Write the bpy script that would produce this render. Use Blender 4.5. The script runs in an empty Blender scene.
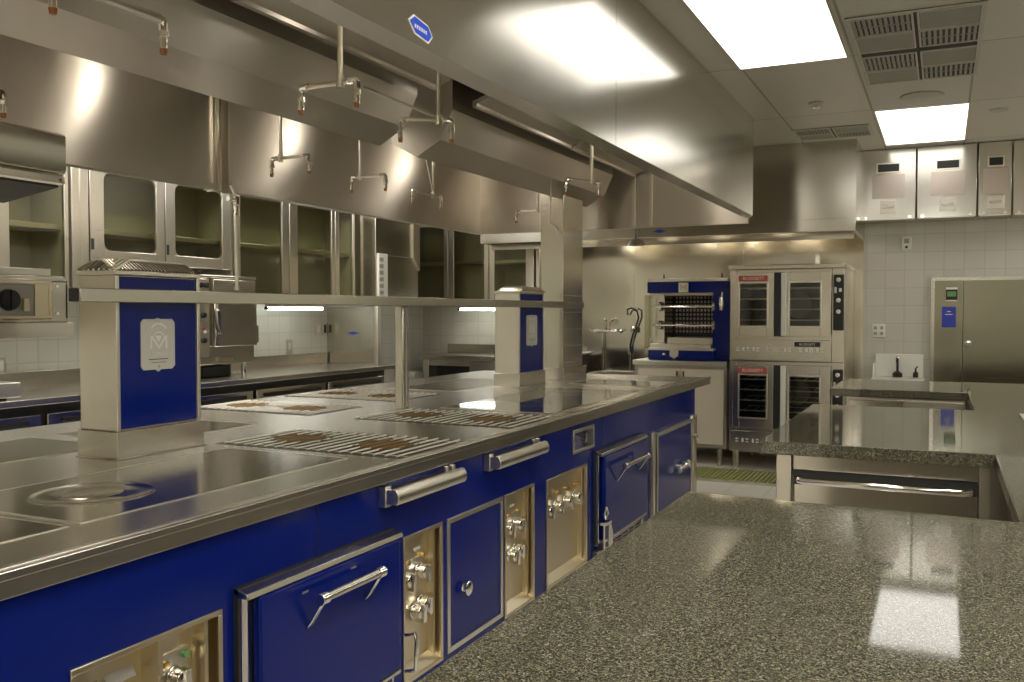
import bpy, bmesh, math, random
from mathutils import Vector, Matrix
random.seed(7)
C = bpy.context.scene.collection
S = bpy.context.scene
R = math.radians

# ------------------------------------------------------------------ materials
def newmat(name):
    m = bpy.data.materials.new(name); m.use_nodes = True
    nt = m.node_tree; b = nt.nodes['Principled BSDF']
    return m, nt, b

def steel(name, col, rough, aniso=0.0, brush=(1.5, 1.5, 90.0), var=0.012, bump=0.0, wave=0.0):
    m, nt, b = newmat(name)
    N, L = nt.nodes, nt.links
    b.inputs['Metallic'].default_value = 1.0
    b.inputs['Base Color'].default_value = (*col, 1)
    tc = N.new('ShaderNodeTexCoord'); mp = N.new('ShaderNodeMapping'); mp.inputs['Scale'].default_value = brush
    L.new(tc.outputs['Object'], mp.inputs['Vector'])
    n = N.new('ShaderNodeTexNoise'); n.inputs['Scale'].default_value = 3.0; n.inputs['Detail'].default_value = 4
    L.new(mp.outputs[0], n.inputs['Vector'])
    mr = N.new('ShaderNodeMapRange'); mr.inputs['To Min'].default_value = rough - var; mr.inputs['To Max'].default_value = rough + var
    L.new(n.outputs['Fac'], mr.inputs['Value']); L.new(mr.outputs[0], b.inputs['Roughness'])
    n2 = N.new('ShaderNodeTexNoise'); n2.inputs['Scale'].default_value = 1.3; n2.inputs['Detail'].default_value = 2
    L.new(tc.outputs['Object'], n2.inputs['Vector'])
    mx = N.new('ShaderNodeMix'); mx.data_type = 'RGBA'
    mx.inputs['A'].default_value = (*[c * 0.90 for c in col], 1); mx.inputs['B'].default_value = (*[min(1, c * 1.08) for c in col], 1)
    L.new(n2.outputs['Fac'], mx.inputs['Factor']); L.new(mx.outputs['Result'], b.inputs['Base Color'])
    if wave:
        n3 = N.new('ShaderNodeTexNoise'); n3.inputs['Scale'].default_value = 1.1; n3.inputs['Detail'].default_value = 1
        L.new(tc.outputs['Object'], n3.inputs['Vector'])
        b2 = N.new('ShaderNodeBump'); b2.inputs['Strength'].default_value = wave; b2.inputs['Distance'].default_value = 0.05
        L.new(n3.outputs['Fac'], b2.inputs['Height']); L.new(b2.outputs[0], b.inputs['Normal'])
    if aniso:
        b.inputs['Anisotropic'].default_value = aniso
        t = N.new('ShaderNodeCombineXYZ')          # brushing runs level, so highlights stretch upright
        for k, v in enumerate((0.03, 0.05, 1.0)): t.inputs[k].default_value = v
        L.new(t.outputs[0], b.inputs['Tangent'])
    return m

def plain(name, col, rough=0.5, metal=0.0, coat=0.0, emis=0.0, spec=0.5):
    m, nt, b = newmat(name)
    b.inputs['Base Color'].default_value = (*col, 1); b.inputs['Roughness'].default_value = rough
    b.inputs['Metallic'].default_value = metal; b.inputs['Coat Weight'].default_value = coat
    b.inputs['Coat Roughness'].default_value = 0.04
    b.inputs['Specular IOR Level'].default_value = spec
    if emis:
        b.inputs['Emission Color'].default_value = (*col, 1); b.inputs['Emission Strength'].default_value = emis
    else:
        tc = nt.nodes.new('ShaderNodeTexCoord'); n = nt.nodes.new('ShaderNodeTexNoise')
        n.inputs['Scale'].default_value = 18; nt.links.new(tc.outputs['Object'], n.inputs['Vector'])
        mr = nt.nodes.new('ShaderNodeMapRange'); mr.inputs['To Min'].default_value = max(0.02, rough * 0.85); mr.inputs['To Max'].default_value = min(1, rough * 1.15)
        nt.links.new(n.outputs['Fac'], mr.inputs['Value']); nt.links.new(mr.outputs[0], b.inputs['Roughness'])
    return m

def tile(name, col, grout, w, h, axes, mortar=0.006, rough=0.35, off=(0, 0)):
    m, nt, b = newmat(name); N, L = nt.nodes, nt.links
    g = N.new('ShaderNodeNewGeometry'); sp = N.new('ShaderNodeSeparateXYZ'); cb = N.new('ShaderNodeCombineXYZ')
    L.new(g.outputs['Position'], sp.inputs[0])
    for i, a in enumerate(axes):
        ad = N.new('ShaderNodeMath'); ad.operation = 'ADD'; ad.inputs[1].default_value = off[i] + 40 * (w if i == 0 else h)
        L.new(sp.outputs[a], ad.inputs[0]); L.new(ad.outputs[0], cb.inputs[i])
    br = N.new('ShaderNodeTexBrick'); br.offset = 0; br.squash = 1
    br.inputs['Scale'].default_value = 1; br.inputs['Brick Width'].default_value = w; br.inputs['Row Height'].default_value = h
    br.inputs['Mortar Size'].default_value = mortar; br.inputs['Mortar Smooth'].default_value = 0.3; br.inputs['Bias'].default_value = 0
    br.inputs['Color1'].default_value = (*col, 1); br.inputs['Color2'].default_value = (*[c * 0.95 for c in col], 1); br.inputs['Mortar'].default_value = (*grout, 1)
    L.new(cb.outputs[0], br.inputs['Vector']); L.new(br.outputs['Color'], b.inputs['Base Color'])
    b.inputs['Roughness'].default_value = rough
    bp = N.new('ShaderNodeBump'); bp.invert = True; bp.inputs['Strength'].default_value = 0.25; bp.inputs['Distance'].default_value = 0.003
    L.new(br.outputs['Fac'], bp.inputs['Height']); L.new(bp.outputs[0], b.inputs['Normal'])
    return m

def granite(name):
    m, nt, b = newmat(name); N, L = nt.nodes, nt.links
    tc = N.new('ShaderNodeTexCoord')
    v = N.new('ShaderNodeTexVoronoi'); v.inputs['Scale'].default_value = 480; v.feature = 'F1'
    L.new(tc.outputs['Object'], v.inputs['Vector'])
    sp = N.new('ShaderNodeSeparateColor'); L.new(v.outputs['Color'], sp.inputs[0])
    r = N.new('ShaderNodeValToRGB'); r.color_ramp.interpolation = 'CONSTANT'
    el = r.color_ramp.elements; el[0].position = 0; el[0].color = (0.026, 0.024, 0.017, 1); el[1].position = 0.30; el[1].color = (0.085, 0.078, 0.054, 1)
    for p, c in ((0.52, (0.13, 0.12, 0.08, 1)), (0.74, (0.22, 0.205, 0.14, 1)), (0.93, (0.31, 0.295, 0.22, 1))):
        e = el.new(p); e.color = c
    L.new(sp.outputs[0], r.inputs['Fac'])
    n = N.new('ShaderNodeTexNoise'); n.inputs['Scale'].default_value = 130; n.inputs['Detail'].default_value = 5
    L.new(tc.outputs['Object'], n.inputs['Vector'])
    mx = N.new('ShaderNodeMix'); mx.data_type = 'RGBA'; mx.blend_type = 'MULTIPLY'; mx.inputs['Factor'].default_value = 0.6
    rr = N.new('ShaderNodeValToRGB'); rr.color_ramp.elements[0].position = 0.35; rr.color_ramp.elements[0].color = (0.35, 0.35, 0.33, 1)
    rr.color_ramp.elements[1].position = 0.62; rr.color_ramp.elements[1].color = (1.25, 1.25, 1.2, 1)
    L.new(n.outputs['Fac'], rr.inputs['Fac']); L.new(r.outputs['Color'], mx.inputs['A']); L.new(rr.outputs['Color'], mx.inputs['B'])
    L.new(mx.outputs['Result'], b.inputs['Base Color'])
    b.inputs['Roughness'].default_value = 0.05; b.inputs['IOR'].default_value = 1.55
    return m

STEEL = (0.62, 0.59, 0.52)
M = dict(
    hood=steel('brushed_hood_steel', STEEL, 0.18, 0.55, (1.2, 1.2, 60), 0.012, wave=0.12),
    inner_hood=steel('inner_hood_steel', (0.64, 0.595, 0.52), 0.38, 0.88, (1.2, 1.2, 60), 0.015, wave=0.03),
    steel=steel('brushed_steel', (0.57, 0.535, 0.46), 0.22, 0.3),
    light_steel=steel('satin_steel', (0.71, 0.67, 0.58), 0.28, 0.3),
    top=steel('worktop_steel', (0.57, 0.535, 0.47), 0.27, 0, (2, 1, 2), 0.004),
    plate=steel('hot_plate_steel', (0.45, 0.415, 0.35), 0.16, 0, (6, 1, 1), 0.02),
    wallsteel=steel('wall_sheet_steel', (0.60, 0.565, 0.475), 0.15, 0.2, (1.2, 1.2, 30), 0.03, wave=0.5),
    pan=plain('grill_pan_steel', (0.07, 0.062, 0.05), 0.5, 0.4),
    doorsteel=steel('door_sheet_steel', (0.30, 0.29, 0.225), 0.15, 0.3, (1.2, 1.2, 30), 0.04, wave=0.35),
    gold=steel('recess_steel', (0.68, 0.60, 0.43), 0.30, 0.2),
    chrome=plain('chrome', (0.85, 0.83, 0.78), 0.10, 1.0),
    brass=plain('brass', (0.38, 0.16, 0.07), 0.35, 1.0),
    blue=plain('blue_enamel', (0.002, 0.011, 0.150), 0.13, 0, 0.0, spec=0.26),
    amber=plain('amber_brass', (0.62, 0.42, 0.16), 0.3, 1.0),
    black=plain('black_plastic', (0.012, 0.012, 0.011), 0.4),
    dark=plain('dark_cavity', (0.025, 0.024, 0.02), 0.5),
    inner=plain('cabinet_lining', (0.42, 0.40, 0.31), 0.4),
    glassblack=plain('black_ceramic_glass', (0.05, 0.05, 0.042), 0.05, 0, 0.6),
    bronze=plain('burner_bronze', (0.20, 0.11, 0.035), 0.5, 0.5),
    iron=plain('grill_rod_steel', (0.90, 0.85, 0.73), 0.40, 1.0),
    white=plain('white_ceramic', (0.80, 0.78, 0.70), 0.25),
    whitepl=plain('white_plastic', (0.78, 0.76, 0.68), 0.4),
    cream=plain('cream_panel', (0.62, 0.55, 0.42), 0.45),
    red=plain('red_badge', (0.47, 0.08, 0.07), 0.4),
    pink=steel('tinted_reflection_steel', (0.55, 0.48, 0.42), 0.30, 0.2),  # tone of the reflection painted on the wall cabinet doors
    bluetag=plain('blue_tag', (0.03, 0.05, 0.42), 0.4),
    logoblue=plain('badge_blue', (0.02, 0.07, 0.60), 0.3),
    green=plain('green_display', (0.15, 0.32, 0.10), 0.4),
    rubber=plain('black_rubber', (0.02, 0.02, 0.02), 0.6),
    granite=granite('speckled_granite'),
    grate=plain('green_grate', (0.40, 0.42, 0.16), 0.6),
    panel=plain('light_diffuser', (1.0, 0.975, 0.925), 0.5, emis=2.0),
    panel_fill=plain('fill_diffuser', (1.0, 0.975, 0.925), 0.5, emis=9.0),  # stronger glow for the added fill panels out of view
    tube=plain('fluorescent_tube', (0.95, 1.0, 0.94), 0.5, emis=9.0),
    lamp=plain('hood_lamp_glass', (1.0, 0.92, 0.80), 0.5, emis=27.0),
    vent=plain('vent_grey', (0.34, 0.325, 0.28), 0.5),
    ventframe=plain('vent_frame_grey', (0.55, 0.525, 0.46), 0.4),
    ventdark=plain('vent_dark', (0.05, 0.05, 0.045), 0.6),
    ceil=tile('ceiling_panels', (0.62, 0.585, 0.51), (0.28, 0.265, 0.23), 0.61, 1.49, ('X', 'Y'), 0.008, 0.30, (1.08, -5.40)),
    walltile=tile('cream_wall_tile', (0.60, 0.575, 0.49), (0.50, 0.475, 0.40), 0.16, 0.16, ('X', 'Z'), 0.004, 0.25),
    walltiley=tile('pale_wall_tile', (0.62, 0.62, 0.55), (0.50, 0.50, 0.44), 0.15, 0.15, ('Y', 'Z'), 0.004, 0.25),
    floor=tile('floor_tile', (0.88, 0.83, 0.74), (0.70, 0.65, 0.57), 0.30, 0.30, ('X', 'Y'), 0.006, 0.4),
)
def glass(name, tint, mixf):
    m = bpy.data.materials.new(name); m.use_nodes = True; nt = m.node_tree; N, L = nt.nodes, nt.links
    for n in list(N): N.remove(n)
    o = N.new('ShaderNodeOutputMaterial'); t = N.new('ShaderNodeBsdfTransparent'); t.inputs[0].default_value = (*tint, 1)
    g = N.new('ShaderNodeBsdfGlossy'); g.inputs['Roughness'].default_value = 0.03
    f = N.new('ShaderNodeFresnel'); f.inputs['IOR'].default_value = 1.5
    ad = N.new('ShaderNodeMath'); ad.operation = 'ADD'; ad.inputs[1].default_value = mixf; ad.use_clamp = True
    L.new(f.outputs[0], ad.inputs[0])
    ge = N.new('ShaderNodeNewGeometry'); iv = N.new('ShaderNodeMath'); iv.operation = 'SUBTRACT'; iv.inputs[0].default_value = 1; L.new(ge.outputs['Backfacing'], iv.inputs[1])
    mu = N.new('ShaderNodeMath'); mu.operation = 'MULTIPLY'; L.new(ad.outputs[0], mu.inputs[0]); L.new(iv.outputs[0], mu.inputs[1])
    x = N.new('ShaderNodeMixShader'); L.new(mu.outputs[0], x.inputs[0]); L.new(t.outputs[0], x.inputs[1]); L.new(g.outputs[0], x.inputs[2]); L.new(x.outputs[0], o.inputs[0])
    return m
M['glass'] = glass('cabinet_glass', (0.80, 0.80, 0.70), 0.03)
M['ovenglass'] = glass('oven_glass', (0.80, 0.80, 0.72), 0.02)

# ------------------------------------------------------------------ builders
def worldloc(o):
    v = Vector((0, 0, 0))
    while o is not None: v += o.location; o = o.parent
    return v
class MB:
    def __init__(s): s.bm = bmesh.new()
    def hexa(s, p):
        v = [s.bm.verts.new(q) for q in p]
        for f in ((3, 2, 1, 0), (4, 5, 6, 7), (0, 1, 5, 4), (1, 2, 6, 5), (2, 3, 7, 6), (3, 0, 4, 7)): s.bm.faces.new([v[i] for i in f])
        return s
    def box(s, x0, x1, y0, y1, z0, z1):
        x0, x1 = sorted((x0, x1)); y0, y1 = sorted((y0, y1)); z0, z1 = sorted((z0, z1))
        return s.hexa([(x0, y0, z0), (x1, y0, z0), (x1, y1, z0), (x0, y1, z0), (x0, y0, z1), (x1, y0, z1), (x1, y1, z1), (x0, y1, z1)])
    def prism(s, poly, axis, a, b):
        # poly: 2-D outline in the two other axes (in order), extruded along axis from a to b
        def pt(u, w, t): return {'x': (t, u, w), 'y': (u, t, w), 'z': (u, w, t)}[axis]
        A = [s.bm.verts.new(pt(u, w, a)) for u, w in poly]; B = [s.bm.verts.new(pt(u, w, b)) for u, w in poly]
        n = len(poly)
        s.bm.faces.new(A); s.bm.faces.new(B[::-1])
        for i in range(n): s.bm.faces.new((A[i], B[i], B[(i + 1) % n], A[(i + 1) % n]))
        return s
    def ring(s, axis, a, b, u0, u1, w0, w1, t):
        # rectangular frame, outer u0..u1 x w0..w1, bar width t, thickness a..b along axis
        def bx(p, q, r, v):
            d = {'x': (a, b, p, q, r, v), 'y': (p, q, a, b, r, v), 'z': (p, q, r, v, a, b)}[axis]; s.box(*d)
        bx(u0, u1, w0, w0 + t); bx(u0, u1, w1 - t, w1); bx(u0, u0 + t, w0 + t, w1 - t); bx(u1 - t, u1, w0 + t, w1 - t)
        return s
    def cyl(s, p0, p1, r, r2=None, seg=14):
        p0, p1 = Vector(p0), Vector(p1); r2 = r if r2 is None else r2
        d = (p1 - p0).normalized(); u = d.orthogonal().normalized(); w = d.cross(u)
        A, B = [], []
        for i in range(seg):
            a = 2 * math.pi * i / seg; k = u * math.cos(a) + w * math.sin(a)
            A.append(s.bm.verts.new(p0 + k * r)); B.append(s.bm.verts.new(p1 + k * r2))
        s.bm.faces.new(A[::-1]); s.bm.faces.new(B)
        for i in range(seg): s.bm.faces.new((A[i], A[(i + 1) % seg], B[(i + 1) % seg], B[i]))
        return s
    def tube(s, pts, r, seg=10):
        pts = [Vector(p) for p in pts]; rings = []; u = None
        for i, p in enumerate(pts):
            d = ((pts[min(i + 1, len(pts) - 1)] - p).normalized() + (p - pts[max(i - 1, 0)]).normalized()).normalized()
            u = d.orthogonal().normalized() if u is None else (u - d * u.dot(d)).normalized()
            w = d.cross(u)
            rings.append([s.bm.verts.new(p + (u * math.cos(2 * math.pi * k / seg) + w * math.sin(2 * math.pi * k / seg)) * r) for k in range(seg)])
        for A, B in zip(rings, rings[1:]):
            for k in range(seg): s.bm.faces.new((A[k], A[(k + 1) % seg], B[(k + 1) % seg], B[k]))
        s.bm.faces.new(rings[0][::-1]); s.bm.faces.new(rings[-1])
        return s
    def lathe(s, prof, c, d=(0, 0, 1), seg=24, caps=True):
        c = Vector(c); d = Vector(d).normalized(); u = d.orthogonal().normalized(); w = d.cross(u); rings = []
        for r, h in prof:
            rings.append([s.bm.verts.new(c + d * h + (u * math.cos(2 * math.pi * k / seg) + w * math.sin(2 * math.pi * k / seg)) * max(r, 1e-4)) for k in range(seg)])
        for A, B in zip(rings, rings[1:]):
            for k in range(seg): s.bm.faces.new((A[k], A[(k + 1) % seg], B[(k + 1) % seg], B[k]))
        if caps: s.bm.faces.new(rings[0][::-1]); s.bm.faces.new(rings[-1])
        return s
    def build(s, name, mat, parent=None, bevel=0.0, loc=None, label=None, sharp=35):
        base = worldloc(parent) if parent is not None else Vector(loc or (0, 0, 0))
        for v in s.bm.verts: v.co -= base
        bmesh.ops.recalc_face_normals(s.bm, faces=s.bm.faces)
        me = bpy.data.meshes.new(name); s.bm.to_mesh(me); s.bm.free()
        for p in me.polygons: p.use_smooth = True
        me.set_sharp_from_angle(angle=R(sharp))
        me.materials.append(M[mat] if isinstance(mat, str) else mat)
        o = bpy.data.objects.new(name, me); C.objects.link(o)
        if parent is not None: o.parent = parent
        else: o.location = base
        if bevel:
            b = o.modifiers.new('edge', 'BEVEL'); b.width = bevel; b.segments = 2; b.limit_method = 'ANGLE'; b.angle_limit = R(40); b.harden_normals = False
        if label: o['label'] = label
        return o
def thing(name, label, cat, loc, group=None):
    o = bpy.data.objects.new(name, None); C.objects.link(o); o.location = loc; o.empty_display_size = 0.1
    o['label'] = label; o['category'] = cat
    if group: o['group'] = group
    return o
def tag(o, label, cat, group=None):
    o['label'] = label; o['category'] = cat
    if group: o['group'] = group
    return o
def struct(o): o['kind'] = 'structure'; return o
def dup(root, loc, label=None):
    r = root.copy(); C.objects.link(r); r.location = loc
    if label: r['label'] = label
    for ch in list(root.children):
        c = ch.copy(); C.objects.link(c); c.parent = r
        for g in list(ch.children):
            d = g.copy(); C.objects.link(d); d.parent = c
    return r
def text(name, body, size, mat, parent, pos, rot, ext=0.0006, align='CENTER'):
    cu = bpy.data.curves.new(name, 'FONT'); cu.body = body; cu.size = size; cu.extrude = ext; cu.align_x = align; cu.align_y = 'CENTER'
    cu.materials.append(M[mat]); tmp = bpy.data.objects.new(name, cu); C.objects.link(tmp); bpy.context.view_layer.update()
    me = bpy.data.meshes.new_from_object(tmp.evaluated_get(bpy.context.evaluated_depsgraph_get())); bpy.data.objects.remove(tmp); o = bpy.data.objects.new(name, me); C.objects.link(o)
    if not me.materials: me.materials.append(M[mat])
    o.parent = parent; o.location = Vector(pos) - worldloc(parent); o.rotation_euler = rot
    return o
FACE_X = (R(90), 0, R(90)); FACE_NY = (R(90), 0, 0)     # lettering that faces +X / -Y

# ------------------------------------------------------------------ the room
XL, XR, YF, YB, ZC = -5.35, 3.6, -3.2, 8.93, 2.8
struct(MB().box(XL, XR, YF, YB, -0.1, 0).build('floor', 'floor'))
struct(MB().box(XL - .12, XR + .12, YF - .12, YB + .12, ZC, ZC + .1).build('ceiling', 'ceil'))
struct(MB().box(XL - .12, XL, YF, YB, 0, ZC).build('wall_left', 'walltiley'))
struct(MB().box(XL - .12, XR + .12, YB, YB + .12, 0, ZC).build('wall_back', 'walltile'))
struct(MB().box(XR, XR + .12, YF, YB, 0, ZC).build('wall_right', 'walltiley'))
struct(MB().box(XL - .12, XR + .12, YF - .12, YF, 0, ZC).build('wall_front', 'walltile'))
# sheet steel lining on the back wall behind the cooking line
w = MB()
for a, b in ((-3.9, -2.85), (-2.847, -1.75), (-1.747, -.665)): w.box(a, b, YB - .012, YB - .002, .15, 2.3)
struct(w.build('trim_back', 'wallsteel'))

# ceiling lights
def ceiling_light(x0, x1, y0, y1, label, mat='panel'):
    t = thing('ceiling_light', label, 'light', ((x0 + x1) / 2, (y0 + y1) / 2, ZC), 'ceiling light panels')
    MB().ring('z', ZC - .006, ZC - .001, x0 - .012, x1 + .012, y0 - .012, y1 + .012, .014).build('frame', 'light_steel', t)
    MB().box(x0, x1, y0, y1, ZC - .005, ZC - .002).build('diffuser', mat, t)
ceiling_light(-1.085, -.50, 3.93, 5.40, 'large white ceiling light panel beside the island exhaust hood')
ceiling_light(-.455, .14, 6.93, 8.36, 'white ceiling light panel just before the steel wall cabinets')
for k, (x0, y0) in enumerate(((1.98, 6.93), (-.46, .95), (1.37, .95), (2.6, 3.93), (-4.75, .95), (-4.75, 3.2), (-4.75, 5.4), (.15, -2.0), (1.9, -2.0), (-2.3, -2.5), (-4.2, -2.0))):  # unseen panels added to fill the room with light
    ceiling_light(x0, x0 + .59, y0, y0 + 1.44, 'added ceiling fill light panel outside the view', 'panel_fill')

# ceiling vents
def vent(cells, x0, x1, y0, y1, label):
    t = thing('ceiling_vent', label, 'vent', ((x0 + x1) / 2, (y0 + y1) / 2, ZC), 'ceiling air vents')
    MB().box(x0, x1, y0, y1, ZC - .004, ZC - .001).build('backing', 'ventdark', t)
    MB().ring('z', ZC - .008, ZC - .002, x0, x1, y0, y1, .022).build('frame', 'ventframe', t, .002)
    for (a, b, c, d, kind) in cells:
        if kind == 'plate': MB().box(a, b, c, d, ZC - .006, ZC - .003).build('blank_plate', 'vent', t)
        else:
            g = MB(); n = int((b - a) / .024)
            for i in range(n):
                xx = a + (i + .5) * (b - a) / n
                g.hexa([(xx - .008, c, ZC - .009), (xx - .003, c, ZC - .009), (xx - .003, d, ZC - .009), (xx - .008, d, ZC - .009),
                        (xx + .003, c, ZC - .003), (xx + .008, c, ZC - .003), (xx + .008, d, ZC - .003), (xx + .003, d, ZC - .003)])
            g.box(a, b, (c + d) / 2 - .004, (c + d) / 2 + .004, ZC - .009, ZC - .004)
            g.build('grille', 'vent', t)
    f = MB()
    for (a, b, c, d, kind) in cells: f.ring('z', ZC - .010, ZC - .003, a - .012, b + .012, c - .012, d + .012, .010)
    f.build('divider', 'ventframe', t)
xm = -.14
vent([(-.43, xm - .02, 4.74, 5.02, 'grille'), (-.43, xm - .02, 5.06, 5.34, 'plate'), (xm + .02, .14, 4.74, 5.02, 'plate'), (xm + .02, .14, 5.06, 5.34, 'grille'),
      (-.43, xm - .02, 5.46, 5.76, 'grille'), (-.43, xm - .02, 5.80, 6.08, 'plate'), (xm + .02, .14, 5.46, 5.76, 'plate'), (xm + .02, .14, 5.80, 6.08, 'grille')],
     -.45, .165, 4.70, 6.12, 'large grey four-section ceiling vent behind the big light panel')
vent([(-1.07, -.82, 7.42, 7.60, 'grille'), (-1.07, -.82, 7.64, 7.80, 'plate'), (-.78, -.54, 7.42, 7.60, 'plate'), (-.78, -.54, 7.64, 7.80, 'grille')],
     -1.09, -.52, 7.38, 7.84, 'small two-section ceiling vent in front of the back hood')
o = MB().lathe([(.0, 0), (.13, 0), (.135, .006), (.12, .012), (.0, .014)], (-.145, 6.58, ZC - .001), (0, 0, -1)).build('ceiling_speaker', 'ventframe', loc=(-.145, 6.58, ZC)); tag(o, 'round grey speaker grille in the ceiling between vent and light', 'speaker')
t = thing('fire_sprinkler', 'small recessed sprinkler head in the ceiling near the hood corner', 'sprinkler', (-.80, 6.5, ZC))
MB().lathe([(.0, 0), (.05, 0), (.052, .006), (.03, .010), (0, .010)], (-.80, 6.5, ZC - .001), (0, 0, -1)).build('escutcheon', 'ventframe', t)
MB().lathe([(.012, .008), (.012, .03), (.028, .032), (.028, .035), (0, .035)], (-.80, 6.5, ZC), (0, 0, -1)).build('deflector', 'chrome', t)
o = MB().lathe([(.0, 0), (.06, 0), (.058, .012), (.0, .016)], (.33, 7.25, ZC - .001), (0, 0, -1)).build('smoke_detector', 'ventframe', loc=(.33, 7.25, ZC)); tag(o, 'small round detector disc in the ceiling above the steel door side', 'detector')

# ------------------------------------------------------------------ island hood
HX0, HX1, HY0, HY1, HZ = -3.5, -1.27, -.6, 6.8, 2.03
hood = thing('exhaust_hood', 'long stainless island exhaust hood hanging over the blue range', 'hood', (-2.4, 3.1, ZC))
for a, b in ((HY0, 3.714), (3.717, HY1)):
    MB().prism([(HX1, HZ + .060), (HX1, ZC - .002), (HX1 - .05, ZC - .002), (HX1 - .05, HZ + .040), (HX1 - .042, HZ + .036)], 'y', a, b).build('front_panel', 'hood', hood, sharp=15)
for a, b in ((HY0, 3.70), (3.80, HY1 - .03)):
    MB().box(HX0 - .03, HX0, a, b, HZ, ZC - .002).box(HX0, HX0 + .03, a, b, HZ, HZ + .03).build('back_panel', 'inner_hood', hood)
m = MB().box(HX0 - .035, HX0 + .012, 3.685, 3.702, HZ - .01, ZC - .01).box(HX0 - .035, HX0 + .012, 3.798, 3.815, HZ - .01, ZC - .01)
m.box(HX0 - .06, HX0 - .045, 3.69, 3.81, HZ, ZC - .01).build('joint_strip', 'light_steel', hood)
MB().tube([(HX0 - .01, 3.75, 2.75), (HX0 - .01, 3.75, 2.02)], .014).build('conduit', 'chrome', hood)
MB().box(HX0, HX1 - .03, HY1 - .03, HY1, HZ, ZC - .002).box(HX0, HX1 - .03, HY1 - .06, HY1 - .03, HZ, HZ + .012).build('end_panel', 'inner_hood', hood)
MB().box(HX0, HX1 - .03, HY0, HY0 + .03, HZ, ZC - .002).build('near_end_panel', 'hood', hood)
for xx in (-2.94, -2.166, -2.03): MB().box(xx - .012, xx + .012, HY1 - .045, HY1 - .03, HZ + .012, ZC - .05).build('end_trim', 'light_steel', hood)
MB().box(HX0, HX1 - .03, HY0 + .03, HY1 - .03, ZC - .03, ZC - .02).build('hood_roof', 'steel', hood)
for sgn, xa, za, xb, zb in ((1, -2.15, 2.43, -1.32, 2.72), (-1, -2.86, 2.43, -3.48, 2.70)):
    for y0 in (HY0 + .04, .9, 2.37, 4.1, 5.42):
        y1 = {HY0 + .04: .88, .9: 2.35, 2.37: 3.72, 4.1: 5.40, 5.42: HY1 - .08}[y0]
        m = MB(); d = .02
        m.hexa([(xa, y0, za), (xb, y0, zb), (xb, y1, zb), (xa, y1, za), (xa, y0, za + d), (xb, y0, zb + d), (xb, y1, zb + d), (xa, y1, za + d)])
        m.box(xa - .012, xa + .012, y0, y1, za - .012, za + .02)
        m.build('filter_bank', 'inner_hood', hood)
        # vapour-proof lamp globes the bank carries
        for yy in {.9: [1.75], 2.37: [3.22], 4.1: [4.76], 5.42: [6.12]}.get(y0, []):
            xg = -3.15 if sgn < 0 else -1.62; zg = za + (zb - za) * (xg - xa) / (xb - xa)
            lamp = MB().lathe([(.055, 0), (.055, .03), (.048, .035), (0, .035)], (xg, yy, zg - .002), (0, 0, -1), 16).build('hood_lamp', 'steel', hood)
            MB().lathe([(.045, .034), (.045, .06), (.035, .085), (.015, .095), (0, .096)], (xg, yy, zg), (0, 0, -1), 16).build('lamp_globe', 'lamp', lamp)
    m = MB().box(min(xa, xb), max(xa, xb), 3.76, 4.07, 2.70, 2.72)
    m.build('bridge_panel', 'steel', hood)
for y0, y1 in ((HY0 + .05, 3.73), (4.07, 6.55)):
    MB().prism([(-2.475, 2.185), (-2.33, 2.262), (-2.262, 2.41), (-2.262, ZC - .04), (-2.688, ZC - .04), (-2.688, 2.41), (-2.62, 2.262)], 'y', y0, y1).build('plenum', 'inner_hood', hood, sharp=15)
# blue maker's badge on the front panel
y, z = 2.11, 2.132
b = MB().prism([(y - .062, z + .012), (y - .035, z + .032), (y + .04, z + .022), (y + .062, z - .004), (y + .04, z - .026), (y - .03, z - .018)], 'x', HX1, HX1 + .002).build('badge', 'white', hood)
MB().prism([(y - .056, z + .011), (y - .033, z + .027), (y + .037, z + .018), (y + .056, z - .004), (y + .037, z - .021), (y - .027, z - .014)], 'x', HX1 + .002, HX1 + .003).build('badge_face', 'logoblue', b)
m = MB()
for i in range(6): m.box(HX1 + .003, HX1 + .004, y - .033 + i * .011, y - .027 + i * .011, z - .002 - i * .0007, z + .008 - i * .0007)
m.build('badge_mark', 'white', b)

# back hood over the ovens
bh = thing('exhaust_hood', 'stainless wall exhaust hood over the ovens on the back wall', 'hood', (-2.4, 8.4, ZC))
MB().box(-4.1, -.655, 7.95, 7.98, 2.06, ZC - .002).build('front_panel', 'hood', bh)
MB().box(-4.1, -.655, 7.93, 7.985, 2.05, 2.155).build('front_lip', 'hood', bh, .004)
MB().box(-.685, -.655, 7.98, YB - .015, 2.05, ZC - .002).build('end_panel', 'hood', bh)
MB().box(-4.1, -4.07, 7.98, YB - .015, 2.05, ZC - .002).build('end_panel', 'hood', bh)
MB().box(-4.07, -.685, 8.12, 8.14, 2.0, 2.10).box(-4.07, -.685, 8.12, YB - .015, 2.30, 2.32).build('filter_bank', 'steel', bh)
for xx in (-3.3, -2.45, -1.95, -1.35):
    l = MB().lathe([(.06, 0), (.06, .03), (0, .03)], (xx, 8.5, 2.30), (0, 0, -1), 16).build('hood_lamp', 'steel', bh)
    MB().lathe([(.05, .03), (.05, .06), (.03, .09), (0, .095)], (xx, 8.5, 2.30), (0, 0, -1), 16).build('lamp_globe', 'lamp', l)
b = MB().prism([(-2.36, 2.105), (-2.30, 2.122), (-2.24, 2.105), (-2.30, 2.088)], 'y', 7.926, 7.931).build('badge', 'logoblue', bh)

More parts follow.
